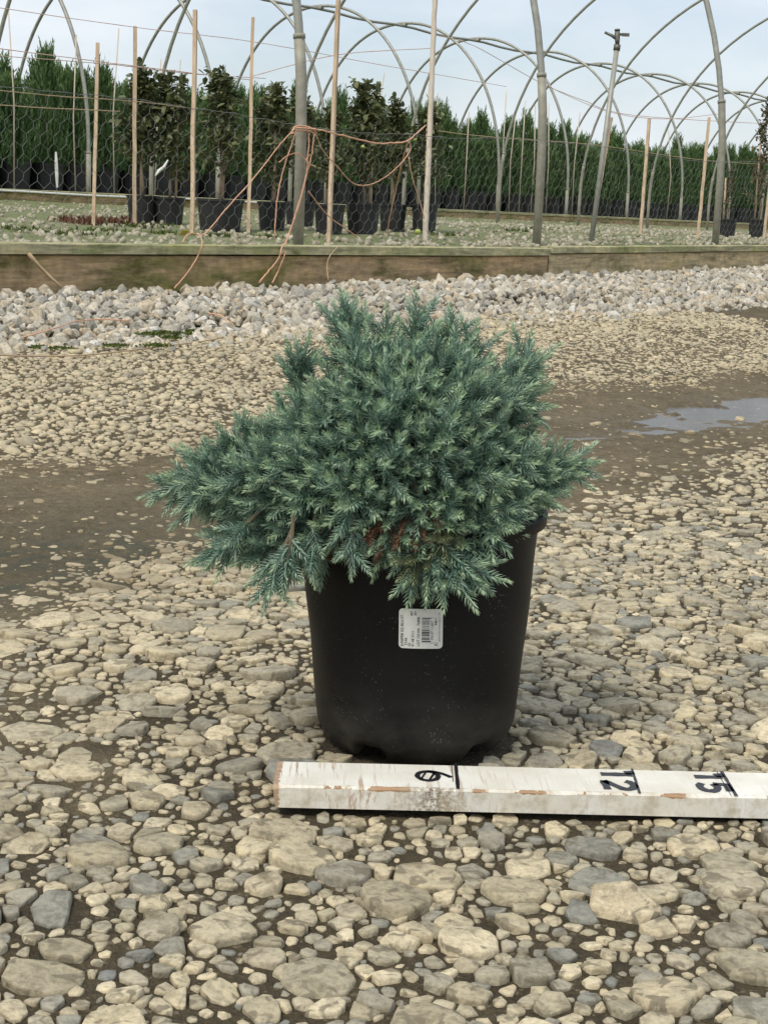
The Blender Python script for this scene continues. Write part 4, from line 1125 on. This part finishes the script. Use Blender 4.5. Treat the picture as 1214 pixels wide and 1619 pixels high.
    # digits: glyph top points along +u; glyph right points to the viewer (-v)
    def place(gl, pu, pv, hu, wv, nm, wd):
        polys = []
        for s_ in gl:
            pts = []
            for i in range(len(s_) - 1):
                for t in np.linspace(0, 1, 4, endpoint=False):
                    gx = s_[i][0] + (s_[i + 1][0] - s_[i][0]) * t; gy = s_[i][1] + (s_[i + 1][1] - s_[i][1]) * t
                    pts.append((pu + gy * hu, pv - gx * wv))
            pts.append((pu + s_[-1][1] * hu, pv - s_[-1][0] * wv)); polys += stroke(pts, wd)
        return poly(nm, polys)
    arc = lambda cx, cy, rx, ry, a0, a1, k=10: [(cx + rx * math.cos(R(a)), cy + ry * math.sin(R(a))) for a in np.linspace(a0, a1, k)]
    one = [[(.5, 0), (.5, 1)], [(.5, .97), (.10, .90)]]
    two = [arc(.5, .68, .38, .30, 165, -25) + [(.12, .02)], [(.10, .03), (.92, .03)]]
    five = [[(.85, .97), (.24, .97), (.20, .55)], [(.20, .55)] + arc(.48, .34, .38, .29, 130, -150)]
    six_ring = arc(.5, .30, .36, .28, 0, 360, 22)
    u0, v0 = uon(946, 1222); uE, _ = uon(996, 1222)
    place(one, u0 + .001, .0545, .027, .022, 'numeral', .0078)
    u0, v0 = uon(955, 1244)
    place(two, u0 + .001, .031, .025, .025, 'numeral', .0070)
    u0, v0 = uon(1096, 1227)
    place(one, u0, .0535, .024, .022, 'numeral', .0078)
    u0, v0 = uon(1104, 1246)
    place(five, u0, .031, .026, .025, 'numeral', .0070)
    # hand drawn 6: scribbled ring with hatching and a short tail
    u0, v0 = uon(655, 1225)
    P = []
    ring = lambda s: [(u0 + .011 + .0088 * s * math.cos(a), .029 + .0105 * s * math.sin(a)) for a in np.linspace(0, 2 * math.pi, 26)]
    P += stroke(ring(1.0), .0046)
    for k in (-1.2, 1.2):
        o_ = k * .0031; hh = math.sqrt(max(0, 1 - (k / 3.6) ** 2)) * .85
        P += stroke([(u0 + .011 + o_ - .003 * hh, .029 - .0098 * hh), (u0 + .011 + o_ + .003 * hh, .029 + .0098 * hh)], .0019)
    P += stroke([(u0 + .010 + .0205 * t, .0400 + .003 * t - .016 * t * t) for t in np.linspace(0, 1, 9)], .0046)
    poly('numeral', P)
random.seed(2); stick()

# ------------------------------------------------------------------ the potted blue juniper
POT_H, R_B, R_T = .2200, .0908, .1110
plant = empty('potted_blue_juniper', tuple(POT)); tag(plant, 'mounded blue green needled juniper in a black nursery pot behind the measuring stick', 'juniper')
plant.rotation_euler = (0, R(-1.0), 0)
def pot_radius(z): return R_B + (R_T - R_B) * (z / POT_H) ** 1.0
def make_pot():
    seg = 144; V = []; Fc = []
    zs = [0, .004, .009, .014, .020, .026] + list(np.linspace(.036, POT_H - .016, 22))
    notch = lambda a: max(0.0, max(1 - abs(((a - c + math.pi) % (2 * math.pi)) - math.pi) / .20 for c in (math.pi * 1.34, math.pi * 1.74, math.pi * .1, math.pi * .5, math.pi * .9)))
    rings = []
    for iz, z in enumerate(zs):
        ring = []
        for k in range(seg):
            a = 2 * math.pi * k / seg; nn = min(1, notch(a) * 2.2)
            rr = pot_radius(z) - .0095 * max(0, 1 - z / .020) ** 1.6
            rr += .0007 * math.sin(3 * a + z * 25) + .0004 * math.sin(7 * a + 1 + z * 60)
            if z < .027: rr -= nn * .007 * (1 - z / .027)
            zz = z + (nn * .013 * (1 - z / .014) if z < .014 else 0)
            ring.append(len(V)); V.append((rr * math.cos(a), rr * math.sin(a), zz))
        rings.append(ring)
    for (rr, z) in ((R_T - .001, POT_H - .014), (R_T + .0050, POT_H - .013), (R_T + .0062, POT_H - .004), (R_T + .0050, POT_H), (R_T + .0016, POT_H), (R_T - .0012, POT_H - .004),
                    (R_T - .0035, POT_H - .03), (R_T - .006, POT_H - .045)):
        ring = []
        for k in range(seg):
            a = 2 * math.pi * k / seg; w_ = .0007 * math.sin(3 * a + 4)
            ring.append(len(V)); V.append(((rr + w_) * math.cos(a), (rr + w_) * math.sin(a), z))
        rings.append(ring)
    for a, b in zip(rings, rings[1:]):
        for k in range(seg):
            k2 = (k + 1) % seg; Fc.append((a[k], a[k2], b[k2], b[k]))
    me = bpy.data.meshes.new('pot'); me.from_pydata(V, [], Fc); me.update(); me.polygons.foreach_set('use_smooth', [True] * len(me.polygons))
    m, t, n, l, b = new_mat('dusty black plastic pot')
    v = objco(n); sep = n.new('ShaderNodeSeparateXYZ'); l.new(v, sep.inputs[0])
    q1 = noise(n, l, 9, 5, .6, v, .5); q2 = noise(n, l, 120, 4, .7, v)
    c = ramp_out(n, l, q1.outputs['Fac'], [(.35, (.0045, .0045, .0048)), (.7, (.0090, .0090, .0090))])
    vo = n.new('ShaderNodeTexVoronoi'); vo.inputs['Scale'].default_value = 330; l.new(mpn2(n, l, v, (1, 1, .75)), vo.inputs['Vector'])
    spk = mathn(n, l, 'LESS_THAN', vo.outputs['Distance'], mathn(n, l, 'MULTIPLY', mathn(n, l, 'SUBTRACT', noise(n, l, 30, 4, .7, v).outputs['Fac'], .38), .8))
    c = mixc(n, l, mathn(n, l, 'MULTIPLY', spk, .20), c, (.35, .34, .31, 1))
    dl = noise(n, l, 14, 4, .65, mpn2(n, l, v, (1, 1, 1.6)))
    low = n.new('ShaderNodeMapRange'); low.inputs[1].default_value = .075; low.inputs[2].default_value = .01; l.new(sep.outputs['Z'], low.inputs[0])
    df = mathn(n, l, 'MULTIPLY', low.outputs[0], ramp_out(n, l, dl.outputs['Fac'], [(.35, (.05, .05, .05)), (.65, (1, 1, 1))]))
    c = mixc(n, l, mathn(n, l, 'MULTIPLY', df, .24), c, (.20, .185, .15, 1))
    l.new(c, b.inputs['Base Color'])
    rr = n.new('ShaderNodeMapRange'); rr.inputs[3].default_value = .40; rr.inputs[4].default_value = .62; l.new(q1.outputs['Fac'], rr.inputs[0]); l.new(rr.outputs[0], b.inputs['Roughness'])
    b.inputs['Specular IOR Level'].default_value = .20
    bump(n, l, b, mathn(n, l, 'ADD', q1.outputs['Fac'], mathn(n, l, 'MULTIPLY', q2.outputs['Fac'], .08)), .25, .003)
    return link('pot', me, m, plant)
pot = make_pot()
m = MB(); rr = R_T - .006; ns = 48
m.v = [(0, 0, POT_H - .028)] + [(rr * f * math.cos(2 * math.pi * k / ns), rr * f * math.sin(2 * math.pi * k / ns), POT_H - .034 + random.uniform(-.003, .003)) for f in (.5, 1) for k in range(ns)]
m.f = [(0, 1 + k, 1 + (k + 1) % ns) for k in range(ns)] + [(1 + k, 1 + ns + k, 1 + ns + (k + 1) % ns, 1 + (k + 1) % ns) for k in range(ns)]
m.build('soil', simple_mat('bark potting mix', (.03, .02, .013), (.09, .06, .04), 90, .95, .6, .006), plant)

# sticker, wrapped on the pot wall; u across, v up, in metres from its lower left corner
PI_W = np.linalg.inv(np.array(Matrix.Translation(Vector(POT)) @ plant.rotation_euler.to_matrix().to_4x4()))
def pot_uv(px, py):
    d = ray(px, py); o = (PI_W @ np.r_[CAM, 1])[:3]; d = PI_W[:3, :3] @ d
    t = 1.0
    for _ in range(4000):
        p = o + d * t
        if math.hypot(p[0], p[1]) <= pot_radius(p[2]): break
        t += .0002
    return math.atan2(p[1], p[0]), p[2]
aL, zT = pot_uv(631, 961); aR, _ = pot_uv(701, 959); _, zB_ = pot_uv(666, 1025)
SW = (aR - aL) * pot_radius((zT + zB_) / 2); SH = zT - zB_
def wrap(P, off):
    out = []
    for (u_, v_) in P:
        z = zB_ + v_; rr = pot_radius(z) + off
        a = aL + u_ / pot_radius(z); out.append((rr * math.cos(a), rr * math.sin(a), z))
    return out
def sticker():
    rc = .0035; out = []
    for (cx, cy, a0) in ((SW - rc, rc, -90), (SW - rc, SH - rc, 0), (rc, SH - rc, 90), (rc, rc, 180)):
        out += [(cx + rc * math.cos(R(a0 + t)), cy + rc * math.sin(R(a0 + t))) for t in np.linspace(0, 90, 7)]
    # columns strips so that it bends with the wall
    us = sorted(set([round(u_, 6) for u_, _ in out] + list(np.linspace(rc, SW - rc, 10).round(6))))
    def span(u_):
        if u_ < rc: d = math.sqrt(max(0, rc * rc - (rc - u_) ** 2)); return rc - d, SH - rc + d
        if u_ > SW - rc: d = math.sqrt(max(0, rc * rc - (u_ - SW + rc) ** 2)); return rc - d, SH - rc + d
        return 0, SH
    V = []; Fc = []
    for u_ in us:
        a, b = span(u_); V += wrap([(u_, a), (u_, b)], .0012)
    for i in range(len(us) - 1): Fc.append((2 * i, 2 * i + 2, 2 * i + 3, 2 * i + 1))
    n0 = len(V)
    me = bpy.data.meshes.new('label_sticker'); me.from_pydata(V, [], Fc); me.update()
    s = link('label_sticker', me, simple_mat('white paper label', (.66, .66, .62), (.74, .74, .70), 300, .5, 0), pot)
    md = s.modifiers.new('t', 'SOLIDIFY'); md.thickness = .0004; md.offset = -1
    ink = simple_mat('grey black print', (.02, .02, .022), (.05, .05, .05), 400, .6, 0)
    ink2 = simple_mat('pale grey print', (.14, .14, .14), (.22, .22, .22), 400, .6, 0)
    # barcode: bars run across (u), stacked along v
    mb = MB(); rnd = random.Random(5)
    v_ = SH * .165; u0, u1 = SW * .52, SW * .70
    while v_ < SH * .80:
        h_ = rnd.choice((.00028, .00028, .0005, .0008, .0011)); tall = u1 + (SW * .03 if (v_ < SH * .2 or v_ > SH * .76) else 0)
        o_ = len(mb.v); q = [(u0, v_), ((u0 + tall) / 2, v_), (tall, v_), (tall, v_ + h_), ((u0 + tall) / 2, v_ + h_), (u0, v_ + h_)]
        mb.v += wrap(q, .00135); mb.f.append(tuple(range(o_, o_ + 6)))
        v_ += h_ + rnd.choice((.00035, .0005, .0008, .0011))
    mb.build('barcode', ink, s)
    def text(body, u_, v0, size, mat=ink):      # reads upward along v; u_ is the baseline
        cu = bpy.data.curves.new('print', 'FONT'); cu.body = body; cu.size = size; cu.resolution_u = 2; cu.offset = size * .012
        to = bpy.data.objects.new('print', cu); COL.objects.link(to); bpy.context.view_layer.update()
        me = bpy.data.meshes.new_from_object(to.evaluated_get(bpy.context.evaluated_depsgraph_get()))
        bpy.data.objects.remove(to); bpy.data.curves.remove(cu)
        co = [(u_ - v.co.y, v0 + v.co.x) for v in me.vertices]
        for v, p in zip(me.vertices, wrap(co, .00135)): v.co = p
        me.materials.clear(); me.materials.append(mat); me.update(); o = link('print', me, None, s); return o
    k = SW / .0405
    text('JUNIPER SQ BLU ST', SW * .105, SH * .05, .0036 * k)
    text('STAR', SW * .19, SH * .08, .0032 * k); text('G2', SW * .265, SH * .05, .0030 * k)
    text('01 AB 2/1/1', SW * .345, SH * .05, .0032 * k); text('807', SW * .315, SH * .83, .0030 * k); text('307', SW * .40, SH * .83, .0030 * k)
    text('LOT 133104', SW * .475, SH * .06, .0034 * k); text('76808', SW * .475, SH * .58, .0034 * k)
    text('1  70147 11407  1', SW * .785, SH * .12, .0036 * k, ink2); text('84811', SW * .865, SH * .60, .0030 * k); text('JC', SW * .875, SH * .07, .0038 * k)
    text('grown in the nursery beds 2 1 04', SW * .935, SH * .18, .0021 * k, ink2)
sticker()

# needles, shoots and sprays
def shoot(m, age, base, d, L, rnd, nl=.0075, a0=.0, a1=1.0):
    d = d.normalized(); s0 = d.orthogonal().normalized(); t0 = d.cross(s0); nwh = max(5, int(L / .0029))
    bend = Vector((rnd.gauss(0, .1), rnd.gauss(0, .1), rnd.gauss(.05, .1)))
    for i in range(nwh + 1):
        t = i / nwh; p = base + d * L * t + bend * L * t * t * .5
        for k in range(5 if i < nwh else 7):
            a = 2 * math.pi * (k / (5 if i < nwh else 7)) + i * 1.05 + rnd.uniform(-.25, .25); rad = s0 * math.cos(a) + t0 * math.sin(a)
            spread = 1.05 * (1 - t) ** .5 + (.42 if i < nwh else .26)
            dd_ = (d * 1.0 + rad * (spread + rnd.uniform(-.15, .15))).normalized()
            ln = nl * (1.0 - .38 * t ** 2) * rnd.uniform(.78, 1.12); wd = ln * .112
            s = dd_.cross(rad)
            s = s.normalized() if s.length > 1e-4 else s0
            nr = s.cross(dd_)
            o = len(m.v)
            m.v += [tuple(p), tuple(p + dd_ * ln * .38 + s * wd), tuple(p + dd_ * ln + d * ln * .10), tuple(p + dd_ * ln * .38 - s * wd), tuple(p + dd_ * ln * .40 + nr * wd * .7)]
            m.f += [(o, o + 1, o + 4), (o + 1, o + 2, o + 4), (o + 2, o + 3, o + 4), (o + 3, o, o + 4)]
            g = a0 + (a1 - a0) * t
            age += [g * .85, g * .95, min(1, g + .08), g * .95, g]
    m.tube([base - d * .004, base + d * L * .5, base + d * L * .9], [.0013, .0011, .0006], 4); age += [0] * 12
def spray(seed):
    rnd = random.Random(seed); m = MB(); age = []
    L = rnd.uniform(.044, .056)
    def axis(t): return Vector((.004 * math.sin(t * 2 + seed), .004 * math.cos(t * 3 + seed), L * t))
    shoot(m, age, axis(.30), axis(1) - axis(.3), L * .70, rnd, .0112)
    n = rnd.randint(5, 7)
    for k in range(n):
        t = -.05 + .66 * k / n; a = k * 2.4 + rnd.uniform(-.4, .4)
        d = Vector((math.cos(a) * .95, math.sin(a) * .95, 1.0))
        shoot(m, age, axis(t), d, rnd.uniform(.021, .032) * (1.1 - .2 * t), rnd, rnd.uniform(.0098, .0115), 0, rnd.uniform(.7, 1))
    nf = len(m.f); m.tube([axis(-.5), axis(-.1), axis(.6)], [.0020, .0018, .0012], 5); age += [0] * 15
    me = m.mesh('branch_spray', False); set_age(me, age)
    mi = np.zeros(len(m.f), np.int32); mi[nf:] = 1; me.polygons.foreach_set('material_index', mi)
    return me
SPR = [spray(200 + i) for i in range(12)]
def with_mat(me, mat):
    c = me.copy(); c.materials.clear(); c.materials.append(mat); c.materials.append(M['bark']); return c
for me in SPR: me.materials.append(M['needle']); me.materials.append(M['bark'])
SPR_OLD = [with_mat(me, M['needle_old']) for me in SPR[:3]]; SPR_DEAD = [with_mat(me, M['needle_dead']) for me in SPR[3:6]]
# outline of the mound seen from the front (photo pixels), used as a cross-section of the crown
OUT = [(262, 782), (318, 728), (372, 690), (430, 664), (474, 626), (486, 590), (522, 560), (538, 512), (566, 518), (612, 532), (660, 514), (704, 528), (742, 552), (776, 580),
       (832, 560), (838, 610), (836, 664), (846, 706), (905, 738), (862, 772), (828, 800), (800, 836), (772, 884), (740, 916), (694, 922), (650, 914), (604, 872), (556, 868),
       (500, 878), (442, 914), (402, 886), (338, 874), (352, 836), (318, 806)]
C0 = (640, 742)
th_o = [math.atan2(y - C0[1], x - C0[0]) for x, y in OUT]; r_o = [math.hypot(x - C0[0], y - C0[1]) for x, y in OUT]
o_ = np.argsort(th_o); th_o = np.array(th_o)[o_]; r_o = np.array(r_o)[o_]
def Rout(th): return np.interp(th, np.r_[th_o - 2 * math.pi, th_o, th_o + 2 * math.pi], np.r_[r_o, r_o, r_o])
DP = float((POT + np.array([0, 0, .21]) - CAM) @ _f)     # depth of the pot axis
kpx = DP / F_PX
INVW = Matrix(PI_W.tolist())
rnd = random.Random(77); cnt = 0
placed = []
def put_spray(px, py, v, dirc, scale, meshes):
    """px,py: outline position; v: metres toward the viewer from the pot axis"""
    global cnt
    P = hit_depth(px, py, DP - v)
    d = Vector(dirc).normalized()
    q = d.to_track_quat('Z', 'Y')
    Mx = Matrix.Translation(Vector(P) - d * .036 * scale) @ q.to_matrix().to_4x4() @ Matrix.Rotation(rnd.uniform(0, 6.28), 4, 'Z') @ Matrix.Diagonal((scale, scale, scale, 1))
    o = link('branch_spray', rnd.choice(meshes), None, plant); o.matrix_basis = INVW @ Mx
    cnt += 1
def pots_front(px, py):                          # clearance so that hanging sprays lie outside the pot wall
    dx = (px - 657) * kpx; rr = .121
    return math.sqrt(max(0, rr * rr - dx * dx)) if abs(dx) < rr else 0
DV = .150
RV, UV = Vector(_r), Vector((0, 0, 1)); FV = Vector((0, -1, 0))
def direction(px, py, v, front=1):
    ox, oy = 640, 800                            # the mound grows out from the pot's mouth
    a = Vector(((px - ox) * kpx, -v * front * -1, 0))
    d = RV * ((px - ox) * kpx) + UV * ((oy - py) * kpx * .9 + .015) + FV * v * 1.15
    return d
tries = 0
while tries < 9000 and cnt < 188:
    tries += 1
    th = rnd.uniform(-math.pi, math.pi); s = math.sqrt(rnd.random())
    px = C0[0] + math.cos(th) * Rout(th) * s; py = C0[1] + math.sin(th) * Rout(th) * s
    if any((px - a) ** 2 + (py - b) ** 2 < 26.5 ** 2 for a, b in placed): continue
    placed.append((px, py))
    v = DV * math.sqrt(max(0, 1 - s * s)) * rnd.uniform(.82, 1.05)
    mesh = SPR; sc = rnd.uniform(.86, 1.20)
    if py > 770: v = max(v, pots_front(px, py) + .004)
    d = direction(px, py, v)
    if py > 850: d += UV * -.10; d += FV * .02
    if py > 850 and rnd.random() < .08: mesh = SPR_OLD
    d += Vector((rnd.gauss(0, .028), rnd.gauss(0, .028), rnd.gauss(.012, .03)))
    put_spray(px, py, v, d, sc, mesh)
# branches reaching out beyond the mound
for (px, py, v, dx, dy, sc) in ((245, 785, .03, -1, -.25, 1.0), (285, 750, .05, -1, .15, 1.0), (290, 800, .06, -.9, -.5, .9), (318, 885, .08, -1, -.35, 1.0), (345, 872, .09, -.8, -.7, .9),
                                (540, 487, .02, -.45, 1, 1.05), (528, 500, .03, -.8, .8, .9), (562, 490, .02, .1, 1, .95), (662, 490, .03, .05, 1, 1.0), (712, 500, .02, .15, 1, 1.0), (610, 505, .02, -.1, 1, .95), (752, 530, .02, .2, 1, .95),
                                (835, 548, .0, .25, 1, 1.05), (846, 575, .02, .7, .6, .95), (850, 612, .02, .9, .25, .95), (850, 645, .03, .95, .0, .9), (926, 733, .02, 1, .22, 1.0), (890, 742, .03, 1, .35, 1.0), (846, 786, .06, .8, -.1, .95), (826, 800, .08, .7, -.4, .95), (868, 775, .05, .9, .1, .95), (800, 822, .10, .5, -.6, .95), (880, 762, .03, 1, -.1, .95), (905, 752, .03, .9, -.15, .85),
                                (430, 938, .11, -.25, -1, .95), (446, 915, .115, -.1, -1, .9), (652, 936, .125, .0, -1, .95), (696, 934, .125, .1, -1, 1.0), (730, 930, .122, .45, -1, 1.0), (770, 912, .115, .9, -.5, 1.05), (560, 888, .128, .0, -1, .85), (492, 900, .11, -.1, -1, .85),
                                (352, 690, .05, -.5, .9, 1.0), (310, 716, .05, -.8, .7, 1.0), (395, 668, .04, -.3, 1, 1.0), (458, 562, .03, -.2, 1, 1.0), (480, 556, .04, -.1, 1, .95)):
    put_spray(px, py, v, RV * dx + UV * dy + FV * .15, sc, SPR)
for (px, py) in ((540, 862), (556, 872), (520, 850), (585, 850), (602, 868), (655, 858), (505, 868), (665, 842)):
    put_spray(px, py, pots_front(px, py) + .004, UV * -1 + FV * .3 + RV * rnd.uniform(-.4, .4), .7, SPR_DEAD)
for (px, py) in ((470, 822), (440, 836), (640, 905), (690, 868), (455, 880)):
    put_spray(px, py, pots_front(px, py) + .012, UV * -.5 + FV * .5 + RV * -.8, .8, SPR_OLD)
for _ in range(36):
    px = rnd.uniform(385, 800); py = rnd.uniform(785, 885 if px < 760 else 850)
    put_spray(px, py, max(.075, pots_front(px, py)) + rnd.uniform(-.008, .008), UV * rnd.uniform(-.9, .1) + FV * .7 + RV * ((px - 650) / 200 + rnd.uniform(-.3, .3)), rnd.uniform(.8, 1.0), SPR)
# the far side of the mound
back = 0
while back < 32:
    th = rnd.uniform(-math.pi, math.pi); s = math.sqrt(rnd.random()) * .95
    px = C0[0] + math.cos(th) * Rout(th) * s; py = C0[1] + math.sin(th) * Rout(th) * s
    if py > 790: continue
    v = -DV * .95 * math.sqrt(1 - s * s) - .01
    put_spray(px, py, v, RV * ((px - 640) * kpx) + UV * ((800 - py) * kpx + .03) + FV * v, rnd.uniform(.95, 1.15), SPR); back += 1
# woody stems inside
m = MB()
for k in range(34):
    a = k * 2.4; t = (k + .5) / 34; el = R(15 + 70 * (1 - t)); L = .13 if el < R(50) else .15
    d = Vector((math.cos(a) * math.cos(el), math.sin(a) * math.cos(el), math.sin(el)))
    p0 = Vector((0, 0, POT_H - .03)); m.tube([p0, p0 + d * L * .5 + Vector((0, 0, .012)), p0 + d * L], [.005, .0035, .002], 6)
m.build('stems', M['bark'], plant, True)
print('sprays', cnt)
